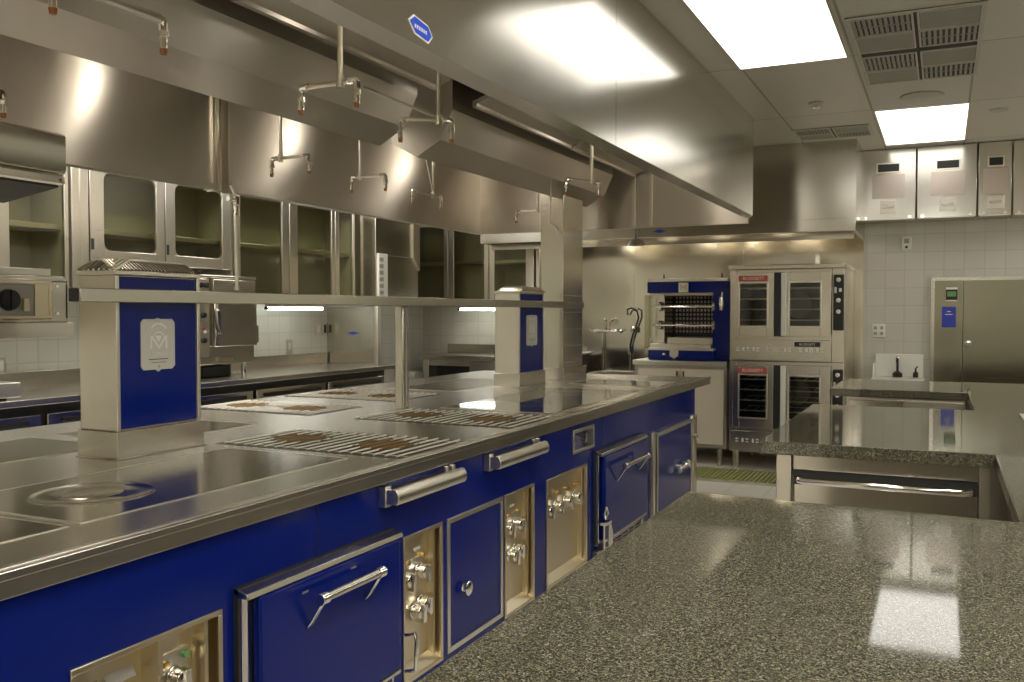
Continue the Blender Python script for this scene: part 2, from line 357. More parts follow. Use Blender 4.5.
# ------------------------------------------------------------------ suppression nozzles
def nozzle(p1, p2, frac, ztop, label, tip=0.088, r=.0085, single=False, brace=None):
    p1, p2 = Vector(p1), Vector(p2); za = p1.z + tip
    a1, a2 = Vector((p1.x, p1.y, za)), Vector((p2.x, p2.y, za))
    k = (a2 - a1).normalized() * .013; a1 += k; a2 -= k
    d = a1.lerp(a2, frac); t = thing('fire_suppression_nozzle', label, 'nozzle', (d.x, d.y, ztop), 'pipe drops with nozzles under the hood')
    MB().tube([(d.x, d.y, ztop), (d.x, d.y, za)], .0095).cyl((d.x, d.y, za + .02), (d.x, d.y, za - .018), .014).build('drop_pipe', 'light_steel', t)
    MB().tube([a1, a2], r).build('arm', 'light_steel', t)
    ends = [(a1, p1)] if single else [(a1, p1), (a2, p2)]
    for a, p in ends:
        out = (a - d); out.z = 0; out = out.normalized() if out.length > 1e-4 else Vector((1, 0, 0))
        m = MB().tube([a - out * .02, a + out * .006 + Vector((0, 0, -.001)), a + out * .012 + Vector((0, 0, -.009)), a + out * .013 + Vector((0, 0, -.03))], .0125)
        q = a + out * .013
        m.cyl((q.x, q.y, za - .03), (q.x, q.y, za - .044), .014, seg=6)
        e = m.build('elbow', 'chrome', t)
        MB().cyl((q.x, q.y, za - .042), (q.x, q.y, p.z + .014), .010).build('nozzle_body', 'chrome', e)
        MB().cyl((q.x, q.y, p.z + .014), (q.x, q.y, p.z), .010, .008).build('nozzle_cap', 'brass', e)
    if brace:
        MB().tube([brace, (d.x, d.y, za + .01)], .006).build('brace', 'light_steel', t)
Zn = 2.05
nozzle((-1.975, 2.50, Zn), (-1.74, 2.49, Zn), .74, 2.56, 'twin-nozzle pipe drop above the near front grill, just under the hood lip')
nozzle((-1.94, 3.07, Zn), (-1.765, 3.17, Zn), .78, 2.56, 'twin-nozzle pipe drop above the far front grill, under the hood badge', brace=(-2.2, 3.2, 2.32))
nozzle((-1.94, 4.82, Zn), (-1.83, 5.05, Zn), .8, 2.56, 'twin-nozzle pipe drop over the black glass plates, near the service column')
nozzle((-3.01, 3.58, Zn), (-2.78, 3.58, Zn), .22, 2.50, 'twin-nozzle pipe drop before the inner hood panel, close to the gas coupling')
nozzle((-3.01, 4.25, Zn), (-2.79, 4.26, Zn), .23, 2.50, 'twin-nozzle pipe drop by the inner hood panel, under the break between plenums')
nozzle((-3.0, 4.88, Zn), (-2.99, 5.22, Zn), .75, 2.50, 'twin-nozzle pipe drop with slanted side wire, before the far inner hood panel', brace=(-3.0, 5.0, 2.48))
nozzle((-2.9, 6.2, Zn), (-2.72, 6.22, Zn), 1.0, 2.50, 'single-nozzle pipe drop beside the square service column', single=True)
nozzle((-1.84, 1.77, Zn), (-1.84, .6, Zn), .5, 2.56, 'long horizontal nozzle pipe over the ringed hot plate', single=True, r=.013)
nozzle((-1.885, 1.48, 2.075), (-2.07, 1.25, 2.075), .6, 2.56, 'nozzle drop cut off by the top edge of the view', single=True)
nozzle((-2.93, 2.1, Zn), (-3.15, 2.1, Zn), .8, 2.50, 'single nozzle hanging just above the broiler on posts', single=True)
t = thing('gas_coupling', 'chrome pipe coupling hanging at the gap between two inner hood panels', 'pipe', (-3.44, 3.80, 2.05))
MB().tube([(-3.44, 3.76, 2.06), (-3.44, 3.80, 2.0), (-3.44, 3.80, 1.50)], .009).build('pipe', 'light_steel', t)
MB().cyl((-3.44, 3.80, 2.0), (-3.44, 3.80, 1.96), .022, seg=8).cyl((-3.44, 3.80, 1.95), (-3.44, 3.80, 1.90), .017, seg=8).cyl((-3.44, 3.74, 1.985), (-3.44, 3.80, 1.985), .014).build('union_nut', 'chrome', t)
t = thing('hanging_rod', 'thin hooked rod hanging from the hood before the service column', 'rod', (-2.35, 5.6, 2.45))
MB().tube([(-2.35, 5.55, 2.46), (-2.35, 5.56, 2.2), (-2.35, 5.57, 1.97), (-2.33, 5.60, 1.955), (-2.32, 5.66, 1.90)], .006).cyl((-2.35, 5.55, 2.42), (-2.35, 5.555, 2.33), .011).build('rod', 'light_steel', t)
t = thing('heat_lamp', 'bell-shaped heat lamp on a thin stem hanging under the back hood', 'lamp', (-2.33, 7.35, ZC))
MB().tube([(-2.33, 7.35, ZC - .003), (-2.33, 7.35, 2.0)], .012).build('stem', 'light_steel', t)
MB().cyl((-2.33, 7.35, 2.10), (-2.33, 7.35, 1.99), .014).build('socket', 'vent', t)
MB().lathe([(.02, 0), (.045, -.012), (.062, -.04), (.072, -.062), (.066, -.060), (.04, -.02), (0, -.012)], (-2.33, 7.35, 2.0)).build('lamp_shade', 'light_steel', t)

# ------------------------------------------------------------------ the range
FX = -1.58
rg = thing('cooking_range', 'long blue enamel island range with stainless worktop and rod grills', 'stove', (-2.5, 3.4, 0))
MB().box(-3.42, -1.70, .3, 6.42, .10, .846).build('carcass', 'blue', rg)
# front skin around the openings
OP = [(1.262, 1.672, .18, .652), (2.51, 2.752, .165, .64), (2.795, 3.24, .165, .648), (3.268, 3.545, .15, .64), (3.695, 4.185, .15, .63)]
m = MB(); y = .3
for (a, b, c, d) in OP[:4]:
    m.box(-1.70, FX, y, a, .10, .846); m.box(-1.70, FX, a, b, d, .846); m.box(-1.70, FX, a, b, .10, c); y = b
m.box(-1.70, FX, y, 3.695, .10, .846).box(-1.70, FX, 3.695, 4.185, .10, .15).box(-1.70, FX, 3.695, 4.02, .63, .846).box(-1.70, FX, 4.02, 4.285, .63, .715).box(-1.70, FX, 4.02, 4.285, .81, .846).box(-1.70, FX, 4.185, 4.285, .10, .63).box(-1.70, FX, 4.285, 6.36, .10, .846)
m.build('front_panel', 'blue', rg)
m = MB()
for yy in (2.06, 3.62, 5.30): m.box(FX, FX + .0012, yy - .0015, yy + .0015, .70, .846)
m.build('panel_seam', 'black', rg)
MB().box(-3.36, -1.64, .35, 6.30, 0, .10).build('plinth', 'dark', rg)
m = MB().box(-3.45, -1.555, .25, 6.72, .85, .895).box(-3.45, -1.565, .25, 6.71, .895, .9).box(-1.563, -1.552, .25, 6.73, .885, .903)
m.build('worktop', 'top', rg, .003)
MB().box(-1.595, -1.575, .25, 6.68, .9, .9035).build('worktop_bead', 'light_steel', rg, .001)
# hot plates and glass plates
def inset(x0, x1, y0, y1, mat, name, z=.9015):
    MB().box(x0, x1, y0, y1, .899, z).build(name, mat, rg)
    MB().ring('z', .899, z + .0006, x0 - .006, x1 + .006, y0 - .006, y1 + .006, .006).build('plate_edge', 'light_steel', rg)
inset(-2.28, -1.77, 1.44, 2.46, 'plate', 'hot_plate')
MB().lathe([(.155, 0), (.155, .0022), (.150, .0026), (.146, .0012), (.085, .0012), (.081, .0026), (.075, .0028), (.071, .0015), (0, .0015)], (-2.03, 1.69, .9015), seg=48).build('bullseye_ring', 'plate', rg)
inset(-2.28, -1.77, .45, 1.40, 'plate', 'hot_plate')
inset(-3.15, -2.66, 2.45, 3.05, 'plate', 'hot_plate')
inset(-3.15, -2.70, 1.1, 2.35, 'plate', 'hot_plate')
for (x0, x1, y0, y1) in ((-2.28, -1.67, 3.98, 5.38), (-2.28, -1.67, 5.72, 6.15), (-3.15, -2.68, 4.85, 5.85)):
    inset(x0, x1, y0, y1, 'glassblack', 'glass_plate')
for cx, cy in ((-1.98, 4.35), (-1.98, 5.02), (-2.92, 5.35)): MB().lathe([(.131, .0003), (.135, .0003)], (cx, cy, .9016), seg=40, caps=False).build('cooking_zone_ring', 'vent', rg)
M['tint'] = plain('heat_tinted_steel', (0.30, 0.19, 0.07), 0.4, 1.0)
def grill(x0, x1, y0, y1):
    MB().box(x0 - .01, x1 + .01, y0 - .01, y1 + .01, .899, .9012).build('grill_pan', 'pan', rg)
    n = 17; hot = [(x0 + (x1 - x0) * f, (y0 + y1) / 2) for f in (.25, .73)]
    for i in range(n):
        xx = x0 + (i + .5) * (x1 - x0) / n
        g = MB().tube([(xx, y0 + (y1 - y0) * k / 22, .9052) for k in range(23)], .0034, 8)
        o = g.build('rod', 'iron', rg); o.data.materials.append(M['tint'])
        for p in o.data.polygons:
            c = p.center + worldloc(rg)
            for hx, hy in hot:
                d = math.hypot((c.x - hx) / .115, (c.y - hy) / .105)
                if d < .85 + .3 * random.random(): p.material_index = 1
    for yy in (y0 + .03, y1 - .03): MB().box(x0, x1, yy - .003, yy + .003, .9012, .9025).build('rod_support', 'iron', rg)
    for hx, hy in hot:
        MB().lathe([(0, 0), (.085, 0), (.085, .001), (0, .001)], (hx, hy, .9012), seg=24).build('burner_cap', 'bronze', rg)
grill(-2.385, -1.60, 2.54, 2.97); grill(-2.385, -1.60, 3.40, 3.84); grill(-3.40, -2.66, 3.42, 3.83); grill(-3.40, -2.66, 4.15, 4.62)

def knob(parent, y, z, x=FX - .034, r=.021):
    b = MB().lathe([(.028, 0), (.028, .004), (.015, .006), (.015, .010), (.024, .012), (.025, .032), (.019, .036), (0, .036)], (x, y, z), (1, 0, 0), 16)
    b.box(x + .010, x + .046, y - .009, y + .009, z - .034, z + .024)
    return b.build('knob', 'chrome', parent, .002)
def recess(a, b, c, d, name='control_panel', mat='gold', depth=.036):
    xb = FX - depth
    p = MB().box(xb - .006, xb, a, b, c, d).box(xb, FX, a, a + .004, c, d).box(xb, FX, b - .004, b, c, d).box(xb, FX, a, b, d - .004, d)
    p.prism([(xb, c), (FX, c), (FX, c + .004), (xb, c + .035)], 'y', a, b)
    p.ring('x', FX, FX + .006, a - .008, b + .008, c - .008, d + .008, .014)
    return p.build(name, mat, rg, .0015)
p = recess(*OP[0], depth=.05)
MB().box(FX - .05, FX + .005, 1.478, 1.492, .182, .650).build('divider', 'gold', p)
for i in range(2):
    for j in range(5):
        yy = 1.285 + i * .095; zz = .58 - j * .06
        MB().prism([(FX - .05, zz - .008), (FX - .036, zz - .008), (FX - .05, zz + .012)], 'y', yy, yy + .075).build('louvre', 'vent', p)
b = MB().box(FX - .05, FX - .042, 1.525, 1.615, .42, .585).build('backing_plate', 'light_steel', p)
MB().cyl((FX - .042, 1.60, .57), (FX - .03, 1.60, .57), .009).build('indicator_lamp', 'green', b)
MB().cyl((FX - .042, 1.538, .565), (FX - .03, 1.538, .565), .009).build('indicator_lamp', 'amber', b)
knob(p, 1.57, .525, FX - .04); knob(p, 1.57, .40, FX - .04); knob(p, 1.57, .27, FX - .04)
MB().box(FX - .05, FX - .01, 1.635, 1.647, .19, .645).build('inner_flange', 'gold', p)
for (a, b_, c, d), ks in ((OP[1], [(2.565, .490), (2.66, .497), (2.67, .382), (2.63, .365)]), (OP[3], [(3.345, .492), (3.44, .495), (3.43, .385), (3.385, .372)])):
    p = recess(a, b_, c, d)
    m = MB()
    for i in range(2): m.box(FX - .036, FX - .033, a + .03 + i * .09, a + .07 + i * .09, d - .06 - .01, d - .06)
    for i in range(2): m.box(FX - .036, FX - .033, a + .03 + i * .09, a + .07 + i * .09, d - .10 - .01, d - .10)
    m.build('marking_plate', 'white', p)
    m = MB().box(FX - .036, FX - .032, a + .03, b_ - .07, .515, .545); m.build('backing_plate', 'light_steel', p)
    MB().box(FX - .036, FX - .012, b_ - .030, b_ - .020, c + .02, d - .006).build('inner_flange', 'gold', p)
    for ky, kz in ks: knob(p, ky, kz)
    for ky, kz in ks[:2]: MB().cyl((FX - .036, ky + .02, kz + .05), (FX - .022, ky + .02, kz + .05), .007).build('indicator_lamp', 'amber', p)
p = recess(*OP[4])
for i in range(4):
    yy = 3.762 + i * .116
    knob(p, yy, .485); MB().cyl((FX - .036, yy + .01, .545), (FX - .02, yy + .01, .545), .008).cyl((FX - .036, yy + .04, .538), (FX - .024, yy + .04, .538), .005).build('indicator_lamp', 'amber', p)
MB().box(FX - .05, FX - .012, 4.160, 4.172, .17, .62).build('inner_flange', 'gold', p)
# switch box
p = MB().box(FX - .05, FX - .044, 4.02, 4.285, .715, .81).build('switch_box', 'blue', rg)
MB().ring('x', FX - .044, FX + .006, 4.01, 4.295, .705, .82, .016).build('switch_frame', 'light_steel', p, .002)
MB().lathe([(.012, 0), (.012, .02), (.022, .022), (.022, .04), (0, .045)], (FX - .044, 4.20, .765), (1, 0, 0), 14).build('switch_knob', 'chrome', p)
# cupboard door
a, b_, c, d = OP[2]
dr = MB().box(FX - .03, FX + .001, a + .018, b_ - .018, c + .018, d - .018).build('cabinet_door', 'blue', rg, .002)
MB().ring('x', FX - .03, FX + .007, a - .002, b_ + .002, c, d, .019).build('door_frame', 'light_steel', dr, .002)
MB().lathe([(.016, 0), (.014, .006), (.008, .008), (.008, .016), (.024, .018), (.027, .023), (.020, .028), (0, .029)], (FX + .001, 2.92, .37), (1, 0, 0), 18).build('door_knob', 'chrome', dr)
MB().cyl((FX + .001, 2.808, .36), (FX + .001, 2.808, .40), .006).cyl((FX + .001, 2.808, .56), (FX + .001, 2.808, .60), .006).build('hinge', 'chrome', dr)
# oven doors
def oven_door(y0, y1, z0, z1, hy0, hy1, hz):
    x = FX
    MB().box(x, x + .016, y0, y1 - .01, z0 - .015, z1).build('oven_surround', 'dark', rg)
    d = MB().box(x + .020, x + .048, y0 + .045, y1 - .015, z0, z1 - .028).build('oven_door', 'blue', rg, .006)
    MB().prism([(x + .002, z1), (x + .045, z1 - .010), (x + .050, z1 - .024), (x + .018, z1 - .024), (x + .002, z1 - .012)], 'y', y0, y1).build('top_rail', 'steel', d, .002)
    for ya, yb2, xx in ((y0 + .004, y0 + .024, .026), (y0 + .028, y0 + .040, .02), (y1 - .012, y1, .022)): MB().box(x + .004, x + xx, ya, yb2, z0 - .01, z1 - .02).build('side_trim', 'chrome', d, .002)
    MB().box(x + .01, x + .045, y0 + .04, y1 - .01, z0 - .014, z0 - .003).build('bottom_trim', 'light_steel', d, .002)
    MB().cyl((x + .098, hy0, hz), (x + .098, hy1, hz), .0125).build('handle_bar', 'steel', d)
    for hy in (hy0, hy1):
        m = MB(); m.cyl((x + .098, hy - .014, hz), (x + .098, hy + .014, hz), .0165)
        m.hexa([(x + .046, hy - .008, hz - .088), (x + .062, hy - .008, hz - .072), (x + .062, hy + .008, hz - .072), (x + .046, hy + .008, hz - .088),
                (x + .088, hy - .008, hz - .010), (x + .106, hy - .008, hz - .002), (x + .106, hy + .008, hz - .002), (x + .088, hy + .008, hz - .010)])
        m.build('handle_bracket', 'chrome', d, .002)
    return d
d1 = oven_door(1.722, 2.432, .255, .697, 1.955, 2.228, .618)
MB().box(FX + .048, FX + .0495, 1.93, 1.955, .630, .636).box(FX + .048, FX + .0495, 2.15, 2.175, .640, .646).build('reflector_mark', 'light_steel', d1)
m = MB().ring('x', FX + .002, FX + .012, 2.14, 2.43, .15, .232, .010); m.build('grate_frame', 'light_steel', rg)
MB().tube([(FX + .01, 2.505, .33), (FX + .045, 2.507, .34), (FX + .05, 2.507, .31), (FX + .045, 2.507, .22), (FX + .01, 2.505, .21)], .008).build('latch', 'chrome', d1)
d2 = oven_door(4.295, 5.08, .225, .683, 4.52, 4.90, .582)
m = MB().tube([(FX + .05, 4.335, .335), (FX + .055, 4.31, .36), (FX + .055, 4.335, .395), (FX + .055, 4.36, .36), (FX + .05, 4.338, .335)], .006)
m.box(FX + .03, FX + .07, 4.29, 4.375, .31, .325).cyl((FX + .05, 4.315, .18), (FX + .05, 4.315, .315), .006).lathe([(.0, 0), (.018, .004), (.018, .016), (0, .02)], (FX + .05, 4.315, .17))
m.prism([(4.36, .32), (4.40, .30), (4.43, .24), (4.42, .19), (4.36, .18)], 'x', FX + .03, FX + .06).build('latch', 'chrome', d2, .002)
v = MB().ring('x', FX + .002, FX + .012, 4.40, 5.10, .125, .195, .010)
for k in range(3): v.box(FX + .002, FX + .010, 4.41, 5.09, .138 + k * .018, .142 + k * .018)
for k in range(6): v.box(FX + .002, FX + .011, 4.50 + k * .11, 4.508 + k * .11, .13, .19)
v.build('vent_grille', 'light_steel', rg)
for ya, yb2, zz in ((4.27, 4.37, .18), (5.0, 5.04, .20)): MB().box(FX, FX + .03, ya, yb2, .10, zz).build('kick_bracket', 'steel', rg, .002)
MB().box(FX, FX + .02, 5.25, 5.325, .12, .66).box(FX + .02, FX + .026, 5.255, 5.265, .12, .64).build('filler_strip', 'light_steel', rg, .002)
dd = MB().box(FX, FX + .022, 5.37, 6.165, .14, .625).build('cabinet_door', 'blue', rg, .003)
MB().ring('x', FX, FX + .026, 5.345, 6.19, .12, .645, .022).build('door_frame', 'light_steel', dd, .002)
MB().cyl((FX + .022, 5.86, .37), (FX + .06, 5.86, .37), .012).cyl((FX + .055, 5.76, .365), (FX + .055, 5.92, .375), .013).lathe([(0, -.02), (.028, -.018), (.028, .018), (0, .02)], (FX + .055, 5.93, .375), (0, 1, 0)).lathe([(0, -.02), (.022, -.018), (.022, .018), (0, .02)], (FX + .05, 5.76, .36), (0, 1, 0)).build('handle', 'chrome', dd)
MB().prism([(FX - .10, 6.22), (FX + .012, 6.22), (FX + .022, 6.24), (FX + .022, 6.34), (FX - .01, 6.37), (FX - .10, 6.37)], 'z', .10, .66).build('corner_post', 'steel', rg, .006)
MB().lathe([(0, 0), (.022, 0), (.022, .02), (0, .025)], (FX + .022, 6.27, .51), (1, 0, 0)).build('post_knob', 'chrome', rg)
# drip trays below the worktop lip
for y0, y1 in ((2.365, 2.81), (3.08, 3.55)):
    m = MB().prism([(FX, .80), (FX + .03, .785), (FX + .068, .785), (FX + .075, .797), (FX + .075, .815), (FX + .066, .832), (FX + .054, .836), (FX + .048, .83), (FX, .83)], 'y', y0, y1)
    m.box(FX, FX + .03, y0 - .003, y0 + .03, .775, .84).box(FX + .03, FX + .045, y1 - .09, y1 - .07, .82, .85).box(FX + .03, FX + .045, y1 - .05, y1 - .03, .82, .85)
    m.build('drip_tray', 'light_steel', rg, .003)

# ------------------------------------------------------------------ towers, shelf, column on the range
def emblem(parent, y0, y1, z0, z1, x):
    yc, zc = (y0 + y1) / 2, (z0 + z1) / 2; w, h = y1 - y0, z1 - z0
    c = .012
    pl = MB().prism([(y0, z0 + c), (y0 + c, z0), (yc - c, z0), (yc, z0 - c * .7), (yc + c, z0), (y1 - c, z0), (y1, z0 + c), (y1, z1 - c), (y1 - c, z1), (yc + c, z1), (yc, z1 + c * .3), (yc - c, z1), (y0 + c, z1), (y0, z1 - c)], 'x', x, x + .006).build('name_plate', 'ventframe', parent, .002)
    X = x + .006; m = MB()
    # crest: M-shaped monogram with a wedge and an arched band above
    u = w * .25; t = w * .055; zt, zb = zc + h * .17, zc - h * .08
    m.prism([(yc - u, zb), (yc - u + t, zb), (yc - u + t, zt), (yc - u, zt)], 'x', X, X + .002)
    m.prism([(yc + u - t, zb), (yc + u, zb), (yc + u, zt), (yc + u - t, zt)], 'x', X, X + .002)
    m.prism([(yc - u, zt), (yc - u + t * 1.4, zt), (yc + t * .5, zb), (yc - t * .5, zb)], 'x', X, X + .002)
    m.prism([(yc + u - t * 1.4, zt), (yc + u, zt), (yc + t * .5, zb), (yc - t * .5, zb)], 'x', X, X + .002)
    for rr, a in ((.30, .045), (.20, .03)):
        n = 12
        for i in range(n):
            a0, a1 = R(35 + 110 * i / n), R(35 + 110 * (i + 1) / n); ro, ri = w * rr, w * (rr - a); zz = zc + h * .06 + (h * .11 if rr > .25 else h * .02)
            m.prism([(yc + ro * math.cos(a0), zz + ro * math.sin(a0)), (yc + ro * math.cos(a1), zz + ro * math.sin(a1)), (yc + ri * math.cos(a1), zz + ri * math.sin(a1)), (yc + ri * math.cos(a0), zz + ri * math.sin(a0))], 'x', X, X + .002)
    m.prism([(yc - w * .10, zt), (yc + w * .10, zt), (yc, zc + h * .05)], 'x', X, X + .0015)
    m.build('crest', 'white', pl)
    text('lettering', 'FRANCE', h * .10, 'white', pl, (X + .001, yc, zc - h * .19), FACE_X, .0008)
    m = MB(); m.box(X, X + .001, yc - w * .28, yc + w * .28, zc - h * .30, zc - h * .285); m.box(X, X + .001, yc - w * .22, yc + w * .22, zc - h * .36, zc - h * .35); m.build('engraved_line', 'black', pl)
    MB().cyl((X, yc, z0 + .012), (X + .003, yc, z0 + .012), .004).cyl((X, yc, z1 - .012), (X + .003, yc, z1 - .012), .004).build('rivet', 'chrome', pl)
def tower(y0, y1, label, roof):
    x0, x1 = -2.605, -2.43
    t = thing('flue_tower', label, 'tower', (-2.52, (y0 + y1) / 2, .9), 'blue panelled flue towers')
    MB().box(x0 + .004, x1 - .004, y0 + .012, y1 - .012, .99, 1.503).build('body', 'light_steel', t, .004)
    MB().box(x0 + .001, x1 + .010, y0 + .003, y1 - .004, .903, .990).box(x0 - .004, x1 + .018, y0 - .005, y1 + .004, .9, .904).build('base_collar', 'steel', t, .003)
    MB().box(x1 - .008, x1, y0 + .026, y1 - .028, .996, 1.498).build('enamel_panel', 'blue', t, .002)
    for ya in (y0 + .010, y1 - .025): MB().box(x1 - .012, x1 + .004, ya, ya + .015, .990, 1.502).build('edge_strip', 'light_steel', t, .002)
    zt = 1.503
    MB().box(x0 - .004, x1 + .006, y0 + .004, y1 - .004, zt, zt + .014).build('cap', 'light_steel', t, .002)
    if roof == 'louvre':
        ridge = zt + .046
        MB().prism([(x0, zt + .014), (x1 - .01, zt + .014), (x1 - .055, ridge), (x0 + .055, ridge)], 'y', y0 + .05, y1 - .04).build('roof_core', 'vent', t)
        m = MB(); n = 24
        for i in range(n):
            yy = y0 + .012 + i * (y1 - y0 - .03) / n
            m.hexa([(x1 - .008, yy, zt + .014), (x1 - .008, yy + .008, zt + .014), (x1 - .058, yy + .008, ridge), (x1 - .058, yy, ridge),
                    (x1 - .002, yy, zt + .02), (x1 - .002, yy + .008, zt + .02), (x1 - .05, yy + .008, ridge + .006), (x1 - .05, yy, ridge + .006)])
        for i in range(8):
            xx = x0 + .012 + i * .024
            m.hexa([(xx, y0 + .004, zt + .014), (xx + .009, y0 + .004, zt + .014), (xx + .009, y0 + .06, ridge), (xx, y0 + .06, ridge), (xx, y0, zt + .02), (xx + .009, y0, zt + .02), (xx + .009, y0 + .055, ridge + .006), (xx, y0 + .055, ridge + .006)])
        m.build('louvre', 'light_steel', t)
        MB().box(x0 + .045, x1 - .045, y0 + .05, y1 - .035, ridge + .002, ridge + .010).build('roof_ridge', 'light_steel', t, .003)
        emblem(t, y0 + .109, y0 + .258, 1.185, 1.358, x1)
    else:
        MB().hexa([(x0 - .004, y0 + .05, zt + .014), (x1 + .01, y0 + .05, zt + .014), (x1 + .01, y1 + .02, zt + .014), (x0 - .004, y1 + .02, zt + .014),
                   (x0 + .02, y0 + .12, zt + .05), (x1 - .03, y0 + .12, zt + .05), (x1 - .03, y1 - .03, zt + .045), (x0 + .02, y1 - .03, zt + .045)]).build('roof_lid', 'steel', t, .003)
        emblem(t, y0 + .12, y0 + .29, 1.165, 1.362, x1)
tower(2.11, 2.50, 'near blue flue tower with louvred top standing on the range', 'louvre')
tower(5.22, 5.64, 'far blue flue tower with sloped lid beside the service column', 'lid')
sh = thing('overshelf', 'thin stainless shelf bar running along the towers above the range', 'shelf', (-2.40, 4.1, .9))
MB().box(-2.425, -2.378, 1.945, 6.26, 1.412, 1.456).build('bar', 'steel', sh, .003)
MB().box(-2.424, -2.38, 1.942, 1.9445, 1.414, 1.454).build('end_cap', 'dark', sh)
MB().box(-2.51, -2.43, 2.53, 5.20, 1.424, 1.446).build('shelf_plate', 'steel', sh, .002)
p = MB().prism([(-2.465, 3.845), (-2.425, 3.845), (-2.42, 3.85), (-2.42, 3.90), (-2.425, 3.905), (-2.465, 3.905), (-2.47, 3.90), (-2.47, 3.85)], 'z', .9, 1.412).build('post', 'steel', sh, .004)
MB().box(-2.421, -2.418, 3.868, 3.882, .91, 1.41).build('post_groove', 'vent', p)
cl = thing('service_column', 'tall square stainless service column between range and hood', 'column', (-2.51, 6.17, .9))
MB().box(-2.605, -2.43, 5.975, 6.36, .905, 2.235).build('shaft', 'steel', cl, .004)
MB().box(-2.625, -2.415, 5.95, 6.40, .903, .985).box(-2.635, -2.405, 5.94, 6.41, .9, .904).build('base_collar', 'steel', cl, .003)
m = MB()
for k in range(5): m.box(-2.4305, -2.4285, 6.0, 6.34, 1.02 + k * .12, 1.022 + k * .12)
m.build('access_seam', 'vent', cl)
MB().lathe([(0, 0), (.014, .002), (.014, .014), (0, .016)], (-2.61, 5.96, 1.06), (0, -1, 0)).build('lower_screw', 'chrome', cl)
# ------------------------------------------------------------------ granite counters
GX = -.615
gr = thing('granite_counter', 'speckled dark granite counter with three arms and an open aisle side', 'counter', (.5, 3, .9))
def slab(x0, x1, y0, y1, z0=.852, z1=.9): return MB().box(x0, x1, y0, y1, z0, z1)
m = MB().prism([(GX, -.35), (1.55, -.35), (1.55, 7.0), (GX - .02, 7.0), (GX - .03, 6.07), (.138, 6.07), (.145, 5.0), (GX, 4.98), (GX, 3.465), (.165, 3.465), (.165, 2.37), (GX, 2.40)], 'z', .852, .9)
m.build('countertop', 'granite', gr, .004)
b = MB().box(-.52, 1.5, -.3, 2.32, .1, .852).box(.20, 1.5, 2.32, 6.95, .1, .852).build('base', 'steel', gr, .003)
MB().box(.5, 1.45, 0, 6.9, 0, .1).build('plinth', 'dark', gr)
MB().box(.185, .20, 2.40, 3.465, .80, .852).build('edge_strip', 'light_steel', gr)
# refrigerated drawer unit under the middle arm
f = thing('undercounter_refrigerator', 'stainless drawer refrigerator with long bar handle under the middle granite arm', 'refrigerator', (-.2, 4.2, 0))
MB().box(-.555, .15, 3.56, 4.93, .12, .85).build('body', 'steel', f, .003)
for xa, xb in ((-.56, -.505), (.12, .155)): MB().box(xa, xb, 3.50, 3.56, .10, .85).build('corner_post', 'light_steel', f, .003)
MB().box(-.50, .12, 3.505, 3.56, .795, .85).build('fascia', 'steel', f, .003)
d = MB().box(-.495, .115, 3.50, 3.555, .46, .745).build('drawer', 'hood', f, .004)
MB().box(-.495, .115, 3.515, 3.555, .745, .795).build('drawer_gap', 'dark', d)
MB().tube([(-.475, 3.53, .765), (-.47, 3.455, .765), (-.45, 3.44, .765), (.07, 3.44, .765), (.09, 3.455, .765), (.095, 3.53, .765)], .013).build('handle', 'chrome', d)
d = MB().box(-.495, .115, 3.50, 3.555, .13, .44).build('drawer', 'light_steel', f, .004)
MB().tube([(-.475, 3.53, .41), (-.47, 3.455, .41), (-.45, 3.44, .41), (.07, 3.44, .41), (.09, 3.455, .41), (.095, 3.53, .41)], .013).build('handle', 'chrome', d)
for xx in (-.5, .1):
    for yy in (3.62, 4.85): MB().cyl((xx, yy, 0), (xx, yy, .12), .02).build('foot', 'chrome', f)
f = thing('steel_base_cabinet', 'stainless base cabinet under the back granite arm', 'cabinet', (-.2, 6.5, 0))
MB().box(-.55, .13, 6.13, 6.9, .1, .848).build('body', 'light_steel', f, .003)
MB().box(-.53, -.21, 6.10, 6.13, .14, .83).build('door', 'steel', f, .003)
MB().box(-.20, .12, 6.10, 6.13, .14, .83).build('door', 'light_steel', f, .003)
MB().box(-.5, .1, 6.2, 6.85, 0, .1).build('plinth', 'dark', f)
t = thing('drop_in_sink', 'sink rim with its reflection painted white, set into the granite beyond the drawer refrigerator', 'sink', (.6, 4.6, .9))
MB().ring('z', .9, .905, .33, .95, 4.25, 4.88, .022).build('rim', 'white', t, .001)  # steel rim coloured white to stand for its bright reflection
MB().box(.352, .928, 4.272, 4.858, .9, .9015).build('basin', 'steel', t)

